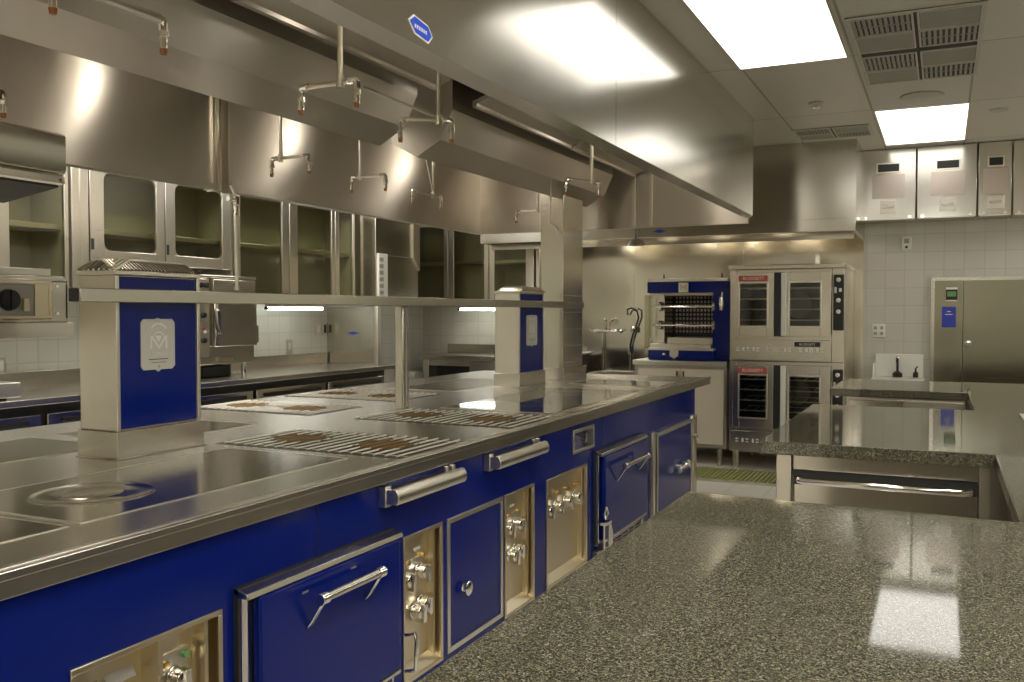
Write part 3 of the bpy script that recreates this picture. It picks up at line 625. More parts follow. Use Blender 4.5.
# ------------------------------------------------------------------ back wall, right part
def fire_cabinet(x0, x1, slot, label):
    t = thing('wall_cabinet', label, 'cabinet', ((x0 + x1) / 2, 8.75, 2.18), 'steel cabinets high on the tiled wall')
    b = MB().box(x0 + .004, x1 - .004, 8.585, YB - .002, 2.185, ZC - .003).build('body', 'steel', t, .003)
    MB().box(x0 + .006, x1 - .006, 8.57, 8.585, 2.19, ZC - .006).build('door', 'hood', t, .003)
    a, b2 = slot; xc = (a + b2) / 2
    s = MB().box(a, b2, 8.566, 8.571, 2.60, 2.665).build('window', 'black', t)
    MB().ring('y', 8.562, 8.571, a - .012, b2 + .012, 2.588, 2.677, .012).build('window_frame', 'light_steel', s)
    w = min(.13, (x1 - x0) * .36)
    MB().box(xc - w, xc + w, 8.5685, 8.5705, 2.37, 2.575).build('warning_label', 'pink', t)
    l = MB().box(xc - .065, xc + .065, 8.562, 8.571, 2.24, 2.35).build('latch_plate', 'light_steel', t, .003)
    MB().box(xc - .045, xc + .045, 8.552, 8.563, 2.285, 2.31).build('latch', 'steel', l, .003)
    m = MB()
    for xx in (x0 + .05, x1 - .05): m.box(xx - .012, xx + .012, 8.562, 8.571, 2.195, 2.215)
    m.build('catch', 'chrome', t)
    MB().box(x0 + .02, x1 - .02, 8.560, 8.572, 2.183, 2.192).build('bottom_rail', 'light_steel', t)
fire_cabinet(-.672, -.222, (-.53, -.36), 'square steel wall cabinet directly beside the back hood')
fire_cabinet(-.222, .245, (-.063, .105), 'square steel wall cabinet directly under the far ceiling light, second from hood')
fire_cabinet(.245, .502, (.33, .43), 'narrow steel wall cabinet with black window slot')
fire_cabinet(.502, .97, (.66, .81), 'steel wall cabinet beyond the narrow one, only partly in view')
t = thing('wall_thermostat', 'small white thermostat box on the tiled wall below the steel cabinets', 'thermostat', (-.305, YB, 2.0))
MB().box(-.345, -.265, YB - .03, YB - .001, 1.94, 2.06).build('box', 'whitepl', t, .006)
MB().box(-.325, -.285, YB - .033, YB - .03, 2.0, 2.04).build('display', 'vent', t)
MB().cyl((-.305, YB - .045, 1.965), (-.305, YB - .03, 1.965), .012).build('button', 'black', t)
t = thing('power_outlet', 'square white double power outlet on the tiled wall beside the ovens', 'outlet', (-.53, YB, 1.215))
MB().box(-.585, -.475, YB - .012, YB - .001, 1.155, 1.275).build('cover_plate', 'whitepl', t, .003)
m = MB()
for xx in (-.557, -.503):
    for zz in (1.19, 1.24): m.box(xx - .013, xx + .013, YB - .014, YB - .012, zz - .014, zz + .014)
m.build('socket', 'vent', t)
t = thing('hand_sink', 'small white wall-hung hand sink under the outlet on the tiled wall', 'sink', (-.355, YB, .75))
MB().box(-.555, -.155, YB - .02, YB - .001, .80, 1.005).box(-.56, -.548, YB - .30, YB - .02, .80, .93).build('splashback', 'white', t, .004)
m = MB().ring('z', .70, .80, -.57, -.145, YB - .34, YB - .02, .022).box(-.55, -.165, YB - .32, YB - .04, .69, .705); m.build('basin', 'white', t, .006)
f_ = MB().tube([(-.365, YB - .06, .80), (-.365, YB - .06, .93), (-.365, YB - .07, .97), (-.365, YB - .11, .98), (-.365, YB - .15, .96), (-.365, YB - .155, .93)], .011).lathe([(.040, 0), (.042, .03), (.03, .045), (.012, .055), (0, .055)], (-.365, YB - .06, .80)).build('tap', 'black', t)
MB().lathe([(0, .985), (.012, .985), (.016, .975), (0, .965)], (-.365, YB - .12, 0)).build('tap_tip', 'chrome', t)
o = MB().lathe([(.0, 0), (.022, 0), (.022, .04), (.008, .055), (.008, .08), (0, .08)], (-.215, YB - .07, .801)).tube([(-.215, YB - .07, .88), (-.200, YB - .09, .90)], .006).build('soap_pump', 'black', loc=(-.215, YB - .07, .8)); tag(o, 'little black soap pump on the hand sink ledge', 'soap dispenser')
# steel double door at the right
dr = MB().box(-.07, .155, YB - .035, YB - .001, 0, 1.662).box(.16, 1.45, YB - .035, YB - .001, 0, 1.662).build('door_1', 'doorsteel'); struct(dr)
k = MB().lathe([(.012, 0), (.012, .03), (.026, .035), (.026, .055), (0, .06)], (.20, YB - .035, 1.115), (0, -1, 0)).build('door_knob', 'chrome', dr)
MB().ring('y', YB - .045, YB - .001, -.10, 1.49, -.03, 1.69, .03).build('door_frame', 'steel', dr)
t = thing('keypad', 'small keypad with green screen on the steel door', 'keypad', (.065, YB - .035, 1.54))
MB().box(.02, .11, YB - .06, YB - .036, 1.48, 1.60).build('housing', 'black', t, .004)
MB().box(.03, .10, YB - .062, YB - .06, 1.52, 1.565).build('screen', 'green', t)
MB().box(.02, .11, YB - .064, YB - .059, 1.582, 1.60).box(.02, .11, YB - .064, YB - .059, 1.48, 1.49).build('rim', 'white', t)
t = thing('wall_tag', 'blue paper notice on the steel door under the keypad', 'notice', (.045, YB - .035, 1.34))
MB().box(-.01, .10, YB - .039, YB - .036, 1.25, 1.43).build('sheet', 'bluetag', t)
MB().box(.03, .06, YB - .0405, YB - .039, 1.385, 1.392).box(.015, .075, YB - .0405, YB - .039, 1.36, 1.366).build('printed_line', 'white', t)

# ------------------------------------------------------------------ double stack of convection ovens
def conv_oven(zb, zt, label, top):
    t = thing('convection_oven', label, 'oven', (-1.215, 8.45, zb), 'stacked convection ovens')
    x0, x1, yf, yb = -1.69, -.742, 8.04, YB - .03
    h = zt - zb; zd = zb + .215; zu = zt - .03
    m = MB().box(x0, x0 + .06, yf, yb, zb, zt).box(x1 - .10, x1, yf, yb, zb, zt).box(x0 + .06, x1 - .10, yf, yb, zu - .03, zt).box(x0 + .06, x1 - .10, yf, yb, zb, zd + .02)
    m.box(x0 + .06, x1 - .10, yb - .2, yb, zd, zu).build('body', 'steel', t, .003)
    MB().box(x0 + .06, x1 - .10, yb - .23, yb - .205, zd + .02, zu - .03).box(x0 + .0605, x0 + .07, yf + .01, yb - .23, zd + .02, zu - .03).box(x1 - .11, x1 - .1005, yf + .01, yb - .23, zd + .02, zu - .03).build('cavity_lining', 'dark', t)
    m = MB()
    for k in range(4):
        zz = zd + .14 + k * .092
        m.tube([(x0 + .07, yf + .06, zz), (x1 - .11, yf + .06, zz)], .006, 6).tube([(x0 + .07, yf + .5, zz), (x1 - .11, yf + .5, zz)], .004, 6)
        for q in range(9):
            xx = x0 + .1 + q * .085; m.box(xx - .002, xx + .002, yf + .06, yf + .5, zz - .002, zz + .002)
    m.build('rack', 'iron', t)
    MB().lathe([(0, 0), (.10, 0), (.12, .02), (.12, .05), (0, .06)], (-1.2, yb - .23, (zd + zu) / 2), (0, -1, 0)).build('fan_cover', 'vent', t)
    for a, b, w0, w1, nm in ((-1.655, -1.31, -1.598, -1.368, 'l'), (-1.252, -.845, -1.178, -.932, 'r')):
        wz0, wz1 = zd + .09, zu - .09
        d = MB().box(a, w0, 8.0, yf, zd, zu).box(w1, b, 8.0, yf, zd, zu).box(w0, w1, 8.0, yf, zd, wz0).box(w0, w1, 8.0, yf, wz1, zu).build('door', 'steel', t, .003)
        MB().ring('y', 7.994, 8.004, w0 - .012, w1 + .012, wz0 - .012, wz1 + .012, .014).build('window_frame', 'light_steel', d, .002)
        MB().box(w0, w1, 8.012, 8.018, wz0, wz1).build('window_pane', 'ovenglass', d)
        if nm == 'l':
            bd = MB().box(w0 - .01, w1 + .005, 7.992, 8.0, wz1 + .018, wz1 + .065).build('badge', 'red', d)
            text('lettering', 'BLODGETT', .036, 'whitepl', bd, ((w0 + w1) / 2, 7.991, wz1 + .041), FACE_NY)
        else:
            MB().box(a + .002, a + .045, 7.985, 8.0, zd + .005, zu - .005).build('handle_edge', 'whitepl', d, .006)
    MB().box(-1.309, -1.253, 8.012, yf, zd, zu).build('door_gap', 'black', t)
    cp = MB().box(-.832, -.748, 8.018, yf, zd + .055, zu - .025).build('control_panel', 'black', t, .010)
    for kz in (zu - .07, zu - .24, zu - .335):
        MB().lathe([(.018, 0), (.018, .012), (.010, .022), (0, .022)], (-.79, 8.018, kz), (0, -1, 0), 16).box(-.793, -.787, 7.992, 8.01, kz - .018, kz + .018).build('knob', 'whitepl', cp)
    MB().box(-.822, -.805, 8.008, 8.018, zu - .18, zu - .13).box(-.785, -.765, 8.012, 8.018, zu - .17, zu - .14).build('switch', 'whitepl', cp)
    lp = MB().box(x0 + .012, x1 - .10, 8.02, yf, zb + .005, zd - .03).build('lower_panel', 'steel', t, .004)
    for k in range(9):
        xx = x0 + .06 + k * .088; m = MB().box(xx, xx + .022, 8.016, 8.021, zb + .085, zb + .095).box(xx, xx + .022, 8.016, 8.021, zb + .108, zb + .118)
        if k % 3: m.box(xx - .035, xx - .018, 8.016, 8.021, zb + .085, zb + .118)
        m.build('vent_slot', 'white', lp)
    n_ = MB().box(-1.14, -.93, 8.014, 8.021, zd - .085, zd - .045).build('name_plate', 'black', lp)
    text('lettering', 'BLODGETT', .026, 'whitepl', n_, (-1.035, 8.0135, zd - .066), FACE_NY)
    if top:
        MB().box(x0 - .005, x1 + .01, 7.985, yb, zt, zt + .035).build('top_cover', 'steel', t, .004)
        MB().box(-1.337, -.975, 8.0, 8.35, zt + .035, zt + .13).build('flue_box', 'steel', t, .003)
    else:
        for xx in (x0 + .05, x1 - .06):
            for yy in (yf + .05, yb - .06): MB().cyl((xx, yy, 0), (xx, yy, zb), .025, .03).build('leg', 'steel', t)
    return t
conv_oven(.96, 1.752, 'upper steel convection oven of the stack, with flue box on top', True)
conv_oven(.165, .958, 'lower steel convection oven standing on legs beneath its twin', False)

# ------------------------------------------------------------------ rotisserie and its cabinet
cb = thing('base_cabinet', 'cream two-door cabinet carrying the blue rotisserie', 'cabinet', (-2.15, 8.45, 0))
MB().box(-2.56, -1.74, 8.10, YB - .03, .17, .90).build('body', 'cream', cb, .003)
MB().box(-2.585, -1.72, 8.05, YB - .03, .90, .945).build('cabinet_top', 'light_steel', cb, .004)
for a, b, hx in ((-2.54, -2.145, -2.17), (-2.135, -1.75, -2.11)):
    d = MB().box(a, b, 8.075, 8.10, .20, .865).build('door', 'cream', cb, .004)
    MB().box(hx - .006, hx + .006, 8.055, 8.078, .76, .85).build('handle', 'dark', d)
MB().ring('y', 8.09, 8.104, -2.575, -1.725, .165, .90, .02).build('face_frame', 'light_steel', cb)
for xx in (-2.5, -1.8):
    for yy in (8.16, 8.8): MB().cyl((xx, yy, 0), (xx, yy, .17), .022).build('foot', 'steel', cb)
ro = thing('rotisserie_oven', 'blue open-front rotisserie oven with two long spits on the cream cabinet', 'rotisserie', (-2.1, 8.45, .945))
z0 = .947
MB().box(-2.48, -2.33, 8.22, YB - .05, z0 + .12, 1.56).build('side_wall', 'steel', ro, .003)
MB().box(-2.48, -2.33, 8.17, YB - .05, 1.56, 1.66).box(-1.87, -1.72, 8.16, YB - .05, z0, 1.66).box(-2.33, -1.87, 8.16, YB - .05, 1.56, 1.66).box(-2.33, -1.87, 8.6, YB - .05, z0, 1.56).box(-2.48, -1.87, 8.2, YB - .05, z0, z0 + .1).build('housing', 'blue', ro, .003)
MB().box(-2.46, -1.73, 8.12, YB - .06, 1.66, 1.688).build('top_plate', 'light_steel', ro, .003)
MB().box(-2.47, -1.725, 8.13, 8.17, 1.562, 1.658).build('front_band', 'blue', ro, .002)
bd = MB().box(-2.175, -2.085, 8.124, 8.131, 1.562, 1.652).build('badge', 'light_steel', ro)
MB().prism([(-2.155, 1.585), (-2.148, 1.585), (-2.148, 1.62), (-2.13, 1.595), (-2.112, 1.62), (-2.112, 1.585), (-2.105, 1.585), (-2.105, 1.635), (-2.13, 1.605), (-2.155, 1.635)], 'y', 8.121, 8.125).build('crest', 'vent', bd)
MB().box(-2.33, -1.87, 8.55, 8.6, 1.07, 1.55).build('burner_back', 'dark', ro)
m = MB()
for i in range(13):
    for j in range(9): m.box(-2.31 + i * .034, -2.294 + i * .034, 8.535, 8.552, 1.19 + j * .04, 1.212 + j * .04)
m.build('burner_tile', 'cream', ro)
MB().box(-2.33, -1.87, 8.165, 8.50, 1.535, 1.562).build('reflector', 'cream', ro, .003)
MB().box(-2.30, -1.88, 8.20, 8.54, 1.09, 1.15).build('drip_deflector', 'cream', ro, .003)
MB().box(-2.43, -1.87, 8.09, 8.5, 1.055, 1.095).build('drip_tray', 'light_steel', ro, .004)
for zz in (1.435, 1.265):
    s = MB().tube([(-2.42, 8.17, zz), (-1.74, 8.17, zz)], .010).build('spit', 'chrome', ro)
    MB().tube([(-2.20, 8.17, zz), (-2.02, 8.17, zz)], .015).build('spit_fork', 'chrome', s)
    for xx in (-1.855, -2.345): MB().lathe([(0, -.012), (.043, -.012), (.043, .012), (0, .012)], (xx, 8.15, zz), (1, 0, 0)).build('spit_wheel', 'chrome', s)
MB().lathe([(.0, 0), (.02, 0), (.028, .06), (.02, .12), (0, .13)], (-1.79, 8.15, 1.40)).tube([(-1.79, 8.15, 1.5), (-1.78, 8.15, 1.58)], .008).build('crank', 'chrome', ro)
MB().box(-2.43, -1.845, 8.08, 8.2, z0 + .005, z0 + .09).build('lower_band', 'blue', ro, .003)
MB().box(-2.44, -1.84, 8.07, 8.2, z0 + .09, z0 + .112).build('lower_trim', 'light_steel', ro, .003)
MB().prism([(-2.24, z0 + .095), (-2.16, z0 + .095), (-2.16, z0 + .04), (-2.20, z0 + .012), (-2.24, z0 + .04)], 'y', 8.068, 8.081).build('crest_plate', 'light_steel', ro, .003)
MB().lathe([(0, 0), (.016, 0), (.016, .02), (0, .022)], (-2.29, 8.08, z0 + .05), (0, -1, 0)).build('knob', 'chrome', ro)
MB().box(-2.486, -2.482, 8.10, 8.5, 1.05, 1.54).box(-2.44, -2.435, 8.08, 8.14, 1.15, 1.52).build('side_screen', 'glass', ro)
for xx in (-2.36, -1.82): MB().tube([(xx, 8.3, 1.688), (xx, 8.3, 1.735)], .007).build('top_pin', 'black', ro)

# ------------------------------------------------------------------ sink corner by the back wall
t = thing('wall_faucet', 'chrome wall mixer tap with swing spout on the back steel wall', 'faucet', (-3.12, YB, 1.2))
MB().tube([(-3.28, YB - .06, 1.19), (-2.98, YB - .06, 1.19)], .014).cyl((-3.25, YB - .014, 1.19), (-3.25, YB - .06, 1.19), .02).cyl((-3.0, YB - .014, 1.19), (-3.0, YB - .06, 1.19), .02).build('mixer_body', 'chrome', t)
MB().tube([(-3.13, YB - .06, 1.19), (-3.13, YB - .07, 1.26), (-3.12, YB - .1, 1.30), (-3.10, YB - .18, 1.31), (-3.09, YB - .22, 1.29)], .011).build('spout', 'chrome', t)
for xx in (-3.27, -2.99): MB().tube([(xx - .035, YB - .08, 1.20), (xx + .035, YB - .08, 1.20)], .009).cyl((xx, YB - .06, 1.19), (xx, YB - .09, 1.205), .012).build('handle', 'chrome', t)
MB().tube([(-3.17, YB - .05, 1.19), (-3.17, YB - .045, .79)], .010).build('supply_pipe', 'chrome', t)
t = thing('spray_hose', 'black hose reel sprayer with chrome grip on the back steel wall', 'sprayer', (-2.83, YB, 1.2))
MB().tube([(-2.90, YB - .05, 1.36), (-2.89, YB - .1, 1.41), (-2.84, YB - .12, 1.425), (-2.79, YB - .1, 1.40), (-2.78, YB - .07, 1.33), (-2.80, YB - .06, 1.27), (-2.83, YB - .06, 1.20), (-2.86, YB - .055, 1.10), (-2.88, YB - .05, 1.0)], .009).build('hose', 'black', t)
MB().lathe([(0, 0), (.03, .005), (.034, .05), (.02, .07), (0, .07)], (-2.83, YB - .07, 1.17)).build('grip', 'chrome', t)
MB().tube([(-2.88, YB - .05, 1.0), (-2.88, YB - .045, .79)], .011).cyl((-2.88, YB - .05, 1.03), (-2.88, YB - .05, .95), .018).build('supply_pipe', 'chrome', t)
MB().cyl((-2.84, YB - .014, 1.40), (-2.84, YB - .12, 1.42), .012).build('bracket', 'chrome', t)
t = thing('pot_sink', 'low stainless pot sink below the wall taps beside the cream cabinet', 'sink', (-2.95, 8.6, 0))
m = MB().ring('z', .70, .78, -3.2, -2.66, 8.30, YB - .03, .03).box(-3.18, -2.68, 8.32, YB - .05, .46, .50).box(-3.2, -3.17, 8.3, YB - .03, .46, .72).box(-2.69, -2.66, 8.3, YB - .03, .46, .72).box(-3.2, -2.66, 8.30, 8.33, .46, .72)
m.build('basin', 'light_steel', t, .005)
for xx in (-3.15, -2.72):
    for yy in (8.36, 8.82): MB().cyl((xx, yy, 0), (xx, yy, .46), .02).build('leg', 'steel', t)
t = thing('tilting_kettle', 'dark square tilting pan with bright rim beside the service column', 'kettle', (-3.2, 8.0, 0))
MB().hexa([(-3.33, 7.75, .45), (-3.14, 7.75, .45), (-3.14, 8.2, .45), (-3.33, 8.2, .45), (-3.40, 7.62, .98), (-3.06, 7.62, .98), (-3.06, 8.25, .98), (-3.40, 8.25, .98)]).build('pan', 'dark', t, .01)
MB().ring('z', .98, 1.0, -3.42, -3.04, 7.60, 8.27, .03).build('rim', 'light_steel', t, .004)
MB().tube([(-3.39, 7.60, .98), (-3.33, 7.66, .55)], .014).build('edge_pipe', 'light_steel', t)
MB().box(-3.30, -3.16, 7.85, 8.1, 0, .45).build('pedestal', 'steel', t, .005)

# ------------------------------------------------------------------ floor grate
g = thing('floor_grate', 'green slatted floor grate in front of the ovens', 'grate', (-1.6, 7.6, 0))
m = MB()
for i in range(56): m.box(-2.6 + i * .036, -2.6 + i * .036 + .016, 7.40, 7.92, .004, .02)
m.build('slats', 'grate', g)
MB().ring('z', .0, .021, -2.62, -.60, 7.38, 7.94, .018).build('frame', 'light_steel', g)
MB().box(-2.6, -.62, 7.4, 7.92, 0, .003).build('pit', 'dark', g)

# ------------------------------------------------------------------ left wall line
lc = thing('steel_counter', 'long stainless counter along the tiled wall, carrying the steamer', 'counter', (-4.95, 4, 0))
MB().box(XL + .002, -4.55, .8, 7.12, .862, .90).build('worktop', 'top', lc, .004)
MB().box(XL + .002, XL + .022, .8, 7.12, .90, 1.0).build('backsplash', 'steel', lc, .003)
MB().box(XL + .03, -4.66, .85, 7.08, .10, .862).build('body', 'dark', lc)
for k in range(7):
    y0 = .92 + k * .88
    d = MB().box(-4.66, -4.63, y0, y0 + .84, .14, .80).build('door', 'steel', lc, .004)
    MB().box(-4.63, -4.60, y0 + .1, y0 + .74, .745, .77).build('handle', 'dark', d, .003)
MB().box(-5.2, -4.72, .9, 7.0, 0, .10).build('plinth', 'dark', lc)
o = thing('countertop_griddle', 'low stainless box griddle on the long counter behind the near blue tower', 'griddle', (-4.9, 2.9, .9))
MB().box(-5.25, -4.58, 2.45, 3.36, .915, .998).build('housing', 'light_steel', o, .005)
MB().box(-5.2, -4.64, 2.5, 3.31, .995, 1.0).build('griddle_plate', 'plate', o)
for xx in (-5.2, -4.65):
    for yy in (2.5, 3.3): MB().cyl((xx, yy, .9), (xx, yy, .915), .02).build('foot', 'black', o)
# salamander broiler standing on posts at the back of the range
o = thing('salamander_broiler', 'stainless broiler on posts behind the hot plates, black knob on its control box', 'broiler', (-3.2, 1.9, .9))
MB().prism([(-3.36, 1.90), (-3.01, 1.90), (-3.0, 1.915), (-3.0, 2.045), (-3.02, 2.055), (-3.36, 2.055)], 'y', 1.35, 2.404).build('body', 'steel', o, .004)
MB().prism([(-3.36, 1.83), (-3.01, 1.862), (-3.004, 1.866), (-3.004, 1.892), (-3.36, 1.86)], 'y', 1.35, 2.40).build('heat_shield', 'light_steel', o, .002)
MB().prism([(-3.34, 1.81), (-3.03, 1.852), (-3.03, 1.862), (-3.34, 1.832)], 'y', 1.38, 2.39).build('burner_underside', 'dark', o)
MB().cyl((-3.004, 2.375, 1.877), (-2.998, 2.375, 1.877), .006).build('screw', 'chrome', o)
MB().box(-3.34, -3.012, 1.35, 2.40, 1.292, 1.515).ring('x', -3.012, -3.0, 1.35, 2.40, 1.344, 1.502, .012).box(-3.012, -3.0, 2.33, 2.40, 1.35, 1.50).build('control_box', 'steel', o, .003)
MB().box(-3.012, -2.99, 1.35, 2.415, 1.288, 1.342).build('lower_flange', 'light_steel', o, .002)
MB().box(-3.2, -3.02, 1.35, 2.345, 1.515, 1.542).build('top_rail', 'steel', o, .002)
r_ = MB().ring('x', -3.014, -2.998, 1.78, 2.33, 1.358, 1.493, .010).build('recess_frame', 'gold', o, .001)
MB().box(-3.013, -3.009, 1.79, 2.265, 1.368, 1.483).build('control_panel', 'vent', r_)
MB().box(-3.013, -3.003, 2.265, 2.32, 1.368, 1.483).build('recess_side', 'gold', r_)
MB().lathe([(0, 0), (.038, 0), (.040, .006), (.036, .022), (0, .025)], (-3.009, 2.16, 1.425), (1, 0, 0), 28).box(-2.988, -2.978, 2.155, 2.165, 1.392, 1.458).build('knob', 'black', o)
MB().hexa([(-3.009, 2.215, 1.385), (-2.998, 2.215, 1.385), (-2.998, 2.24, 1.385), (-3.009, 2.24, 1.385), (-3.009, 2.218, 1.43), (-2.998, 2.218, 1.43), (-2.998, 2.237, 1.43), (-3.009, 2.237, 1.43)]).build('lever', 'gold', o)
for zz in (1.478, 1.376): MB().cyl((-3.0, 2.352, zz), (-2.995, 2.352, zz), .006).build('screw', 'chrome', o)
for xx in (-3.30, -3.08): MB().box(xx - .02, xx + .02, 1.40, 1.44, .9, 1.90).build('post', 'steel', o, .003)

# glass-door wall cabinets along the left wall
def wall_cabinet_x(y0, y1, z0, z1, bays, label, rounded=False, xf=-5.0):
    t = thing('glass_wall_cabinet', label, 'cabinet', ((XL + xf) / 2, (y0 + y1) / 2, z0), 'glass-fronted wall cabinets')
    m = MB().box(XL + .002, xf - .025, y0, y0 + .02, z0, z1).box(XL + .002, xf - .025, y1 - .02, y1, z0, z1).box(XL + .002, xf - .025, y0 + .02, y1 - .02, z0, z0 + .02).box(XL + .002, xf - .025, y0 + .02, y1 - .02, z1 - .02, z1).box(XL + .002, XL + .015, y0 + .02, y1 - .02, z0 + .02, z1 - .02)
    m.build('carcass', 'inner', t, .002)
    MB().box(XL + .016, xf - .05, y0 + .022, y1 - .022, 1.90, 1.935).build('inner_shelf', 'light_steel', t, .003)
    for (a, b, wa, wb, za, zb) in bays:
        d = MB().box(xf - .024, xf, a, wa, z0, z1).box(xf - .024, xf, wb, b, z0, z1).box(xf - .024, xf, wa, wb, z0, za).box(xf - .024, xf, wa, wb, zb, z1).build('door', 'light_steel', t, .003)
        if rounded:
            m = MB()
            for (cy, cz, sy, sz) in ((wa, za, 1, 1), (wb, za, -1, 1), (wa, zb, 1, -1), (wb, zb, -1, -1)):
                r = .05; pts = [(cy, cz)] + [(cy + sy * r * (1 - math.sin(R(q))), cz + sz * r * (1 - math.cos(R(q)))) for q in range(0, 91, 15)]
                m.prism(pts, 'x', xf - .023, xf - .001)
            m.build('corner_fillet', 'light_steel', d)
            MB().cyl((xf + .004, a + .015, z0 + .08), (xf + .004, a + .015, z0 + .15), .009).build('hinge', 'dark', d)
        MB().box(xf - .016, xf - .012, wa, wb, za, zb).build('window_pane', 'glass', d)
    return t
wall_cabinet_x(4.17, 5.47, 1.71, 2.36, [(4.175, 4.80, 4.285, 4.725, 1.79, 2.30), (4.81, 5.465, 4.90, 5.372, 1.79, 2.30)], 'wall cabinet with two round-cornered glass doors behind the near flue tower', True)
wall_cabinet_x(5.50, 7.12, 1.45, 2.36, [(5.505, 6.16, 5.57, 6.07, 1.50, 2.30), (6.17, 6.80, 6.275, 6.755, 1.50, 2.30), (6.81, 7.115, 6.87, 7.075, 1.50, 2.30)], 'long glass-fronted wall cabinet above a lit strip light and switch plates')
wall_cabinet_x(2.6, 4.02, 1.45, 2.36, [(2.605, 3.27, 2.67, 3.21, 1.50, 2.30), (3.28, 4.015, 3.61, 3.985, 1.50, 2.30)], 'glass wall cabinet seen through the gap of the broiler on posts')
o = MB().box(XL + .002, -4.99, 4.03, 4.09, 1.45, 2.36).box(XL + .002, -4.995, 4.092, 4.16, 1.45, 2.36).build('cabinet_end_post', 'light_steel', bevel=.003, loc=(-5.1, 4.1, 1.45)); tag(o, 'pale steel upright between two glass wall cabinets, beside the broiler', 'post')

# compact steamer on the counter
s = thing('countertop_steamer', 'stainless steamer with latched door on the long wall counter', 'steamer', (-5.0, 5.17, .9))
MB().box(-5.30, -4.80, 4.85, 5.49, 1.0, 1.63).build('body', 'steel', s, .006)
MB().box(-5.30, -4.78, 4.845, 5.495, 1.63, 1.65).build('lid', 'steel', s, .004)
c = MB().box(-4.80, -4.77, 4.855, 4.985, 1.06, 1.62).build('control_panel', 'light_steel', s, .003)
for kz, ky in ((1.575, 4.895), (1.575, 4.95), (1.36, 4.92), (1.18, 4.92)):
    MB().lathe([(0, 0), (.02, 0), (.018, .025), (0, .028)], (-4.77, ky, kz), (1, 0, 0), 14).build('knob', 'black', c)
MB().cyl((-4.77, 4.92, 1.45), (-4.762, 4.92, 1.45), .009).cyl((-4.77, 4.945, 1.24), (-4.762, 4.945, 1.24), .011).build('indicator_lamp', 'whitepl', c)
MB().cyl((-4.77, 4.92, 1.27), (-4.762, 4.92, 1.27), .009).build('indicator_lamp', 'red', c)
d = MB().box(-4.80, -4.755, 5.03, 5.475, 1.13, 1.46).build('door', 'steel', s, .008)
MB().box(-4.80, -4.77, 5.03, 5.475, 1.49, 1.62).build('upper_panel', 'steel', s, .004)
MB().box(-4.772, -4.766, 5.24, 5.29, 1.545, 1.575).build('badge', 'gold', s)
MB().prism([(5.01, 1.40), (5.045, 1.40), (5.06, 1.30), (5.05, 1.22), (5.02, 1.30)], 'x', -4.755, -4.72).tube([(-4.74, 5.03, 1.40), (-4.735, 5.035, 1.47)], .01).build('latch', 'chrome', d, .003)
MB().box(-4.80, -4.765, 5.475, 5.50, 1.15, 1.28).build('hinge', 'steel', d)
for xx in (-5.22, -4.85):
    for yy in (4.92, 5.43): MB().cyl((xx, yy, .9), (xx, yy, 1.0), .022).build('leg', 'chrome', s)
o = MB().box(-5.2, -4.88, 5.0, 5.32, .902, .985).box(-4.88, -4.87, 5.02, 5.30, .905, .98).build('black_tray', 'black', bevel=.004, loc=(-5.0, 5.1, .9)); tag(o, 'black box tucked beneath the steamer on the counter', 'box')
MB().box(-4.82, -4.78, 5.08, 5.25, 1.02, 1.05).build('drain_channel', 'gold', s)

def strip_light(p0, p1, label):
    p0, p1 = Vector(p0), Vector(p1)
    t = thing('strip_light', label, 'light', (p0 + p1) / 2, 'strip lights under wall cabinets'); d = (p1 - p0).normalized()
    n = Vector((-d.y, d.x, 0)) * .03
    q = [p0 + n, p1 + n, p1 - n, p0 - n]
    MB().hexa([(v.x, v.y, p0.z + .012) for v in q] + [(v.x, v.y, p0.z + .034) for v in q]).build('fixture', 'light_steel', t)
    MB().cyl(p0, p1, .014).build('tube', 'tube', t)
    MB().cyl(p0 - d * .03, p0, .012).cyl(p1, p1 + d * .03, .012).build('end_cap', 'black', t)
strip_light((-5.04, 5.93, 1.415), (-5.04, 6.66, 1.415), 'lit strip light under the long glass-fronted wall cabinet')
strip_light((-4.73, 8.68, 1.415), (-3.98, 8.68, 1.415), 'lit strip light under the corner wall cabinet on the back wall')
for y, z, lab in ((6.575, 1.075, 'pale switch plate low on the tile under the strip light'), (7.0, 1.225, 'pale switch plate next to the dark-faced outlet plate'), (3.78, 1.045, 'switch plate on the tile just above the box griddle')):
    t = thing('switch_plate', lab, 'switch', (XL, y, z), 'plates on the tiled side wall')
    MB().box(XL, XL + .010, y - .04, y + .04, z - .06, z + .06).build('cover_plate', 'light_steel', t, .003)
    MB().box(XL + .010, XL + .016, y - .016, y + .016, z - .033, z + .033).build('rocker', 'whitepl', t, .002)
t = thing('power_outlet', 'dark-faced outlet plate just before the steel partition', 'outlet', (XL, 7.1, 1.225), 'plates on the tiled side wall')
MB().box(XL, XL + .010, 7.07, 7.13, 1.165, 1.285).build('cover_plate', 'light_steel', t, .003)
MB().box(XL + .010, XL + .014, 7.085, 7.115, 1.185, 1.265).build('socket', 'black', t)
